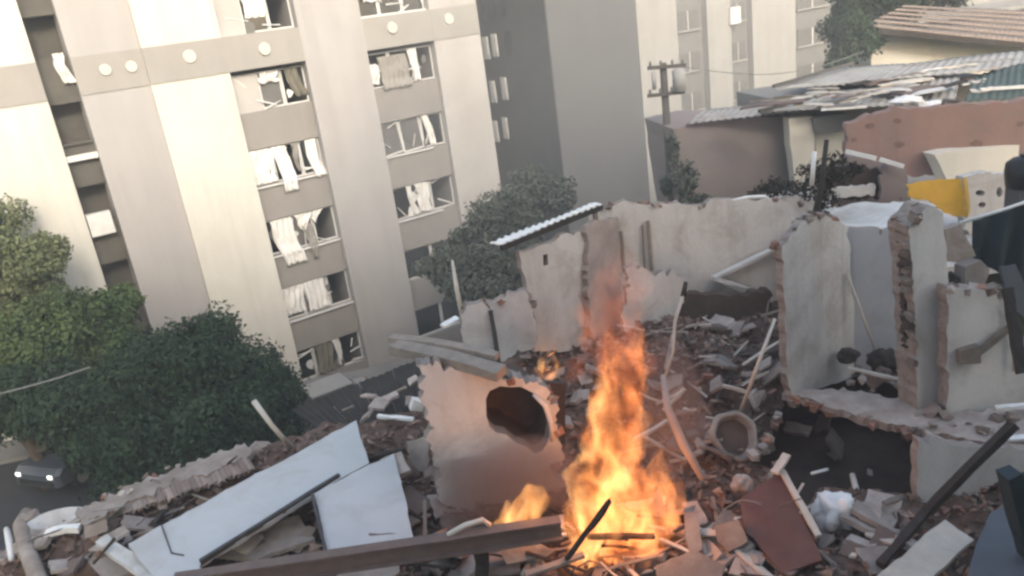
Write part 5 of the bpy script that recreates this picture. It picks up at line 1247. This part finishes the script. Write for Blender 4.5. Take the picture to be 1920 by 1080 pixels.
tongue(fire, [(1215, 1075, 44), (1228, 1000, 48), (1238, 930, 32), (1228, 880, 18), (1240, 840, 3)], 'fire', 4)
tongue(fire, [(1182, 860, 24), (1186, 780, 28), (1186, 700, 26), (1196, 655, 20), (1202, 628, 12), (1196, 598, 2)], 'fire', 5)
tongue(fire, [(1102, 832, 9), (1096, 815, 13), (1100, 790, 9), (1110, 775, 2)], 'fire', 6)
tongue(fire, [(1150, 700, 70), (1145, 640, 66), (1150, 580, 56), (1165, 520, 44), (1165, 460, 10)], 'firefaint', 7)
tongue(fire, [(1100, 1105, 44), (1105, 1060, 60), (1150, 1030, 55), (1190, 1000, 4)], 'fire', 9)
tongue(fire, [(1075, 1010, 10), (1072, 985, 18), (1064, 955, 10), (1060, 940, 2)], 'fire', 10)
tongue(fire, [(1250, 985, 16), (1262, 950, 20), (1256, 915, 10), (1262, 895, 2)], 'fire', 11)
fire2 = thing('fire', 'small yellow flame left of the tall fire behind the steel beam', 'fire', az(985, 985, 9.8))
tongue(fire2, [(985, 995, 42), (986, 962, 42), (992, 930, 26), (1000, 902, 3)], 'fireyellow', 12)
tongue(fire2, [(955, 985, 22), (952, 962, 17), (950, 942, 3)], 'fireyellow', 13)
FYs = FY; FY = onrub(1030, 715).y
fire3 = thing('fire', 'small burning scrap on the floor above the round hole', 'fire', onrub(1030, 715))
tongue(fire3, [(1014, 716, 5), (1012, 695, 8), (1018, 675, 7), (1032, 664, 4), (1040, 656, 1)], 'fireyellow', 14)
tongue(fire3, [(1044, 712, 4), (1048, 695, 7), (1042, 678, 6), (1034, 668, 3), (1028, 652, 1)], 'fireyellow', 15)
FY = FYs
for nm, loc, e, rad in (('fire_light', ay(1160, 880, FY - .1), 75, .5), ('fire_light', ay(985, 950, FY), 6, .2), ('fire_light', onrub(1030, 700, .3), 2.5, .15)):
    ld = bpy.data.lights.new(nm, 'POINT'); ld.energy = e; ld.color = (1, .42, .13); ld.shadow_soft_size = rad
    lo = bpy.data.objects.new(nm, ld); COL.objects.link(lo); lo.location = loc
# brownish smoke hanging around the fire
def smoke_mat(name, col, dens, sc):
    m = bpy.data.materials.new(name); m.use_nodes = True
    t = m.node_tree; N = t.nodes; L = t.links; N.remove(N['Principled BSDF'])
    v = N.new('ShaderNodeVolumePrincipled'); v.inputs['Color'].default_value = (*col, 1); v.inputs['Density'].default_value = dens
    L.new(v.outputs[0], N['Material Output'].inputs['Volume']); return m
M['smoke'] = smoke_mat('brown_smoke', (.46, .34, .30), 1.3, 1)
M['smoke2'] = smoke_mat('thin_brown_smoke', (.50, .38, .34), .4, 1)
def smoke(c, rad, m, label, seed):
    bm = bmesh.new(); bmesh.ops.create_icosphere(bm, subdivisions=4, radius=1)
    for v in bm.verts:
        p = v.co.normalized(); f = 1 + .3 * noise.noise(p * 1.4 + Vector((seed, 0, 0))) + .12 * noise.noise(p * 3.1 + Vector((0, seed, 0)))
        v.co = Vector((p.x * rad[0], p.y * rad[1], p.z * rad[2])) * f
    me = bpy.data.meshes.new('smoke'); bm.to_mesh(me); bm.free()
    for p in me.polygons: p.use_smooth = True
    o = link('smoke', me, M[m]); o.location = c; tag(o, label, 'smoke', kind='stuff')
smoke(ay(955, 905, A.y - .5), (1.45, .5, .75), 'smoke', 'brownish smoke drifting low between the round hole and the fire', 3)
smoke(ay(1262, 770, FY + .9), (.55, .5, 1.35), 'smoke2', 'thin brownish smoke right of the tall flame', 6)
M['veil'] = smoke_mat('grey_smoke_veil', (.78, .77, .75), .019, 1)
smoke(Vector((3.5, 30.0, 13)), (10.0, 7.0, 9), 'veil', 'thin grey smoke veil drifting between the ruin and the towers', 8)
# ================================================================== HAZE
def haze():
    me = MB().box((20, 60, 16), (340, 300, 40)).mesh('haze')
    m = smoke_mat('dusty_air', (.82, .80, .76), .004, 1)
    o = link('haze', me, m); tag(o, 'thin dusty smoke haze filling the air', 'haze', kind='stuff')
haze()
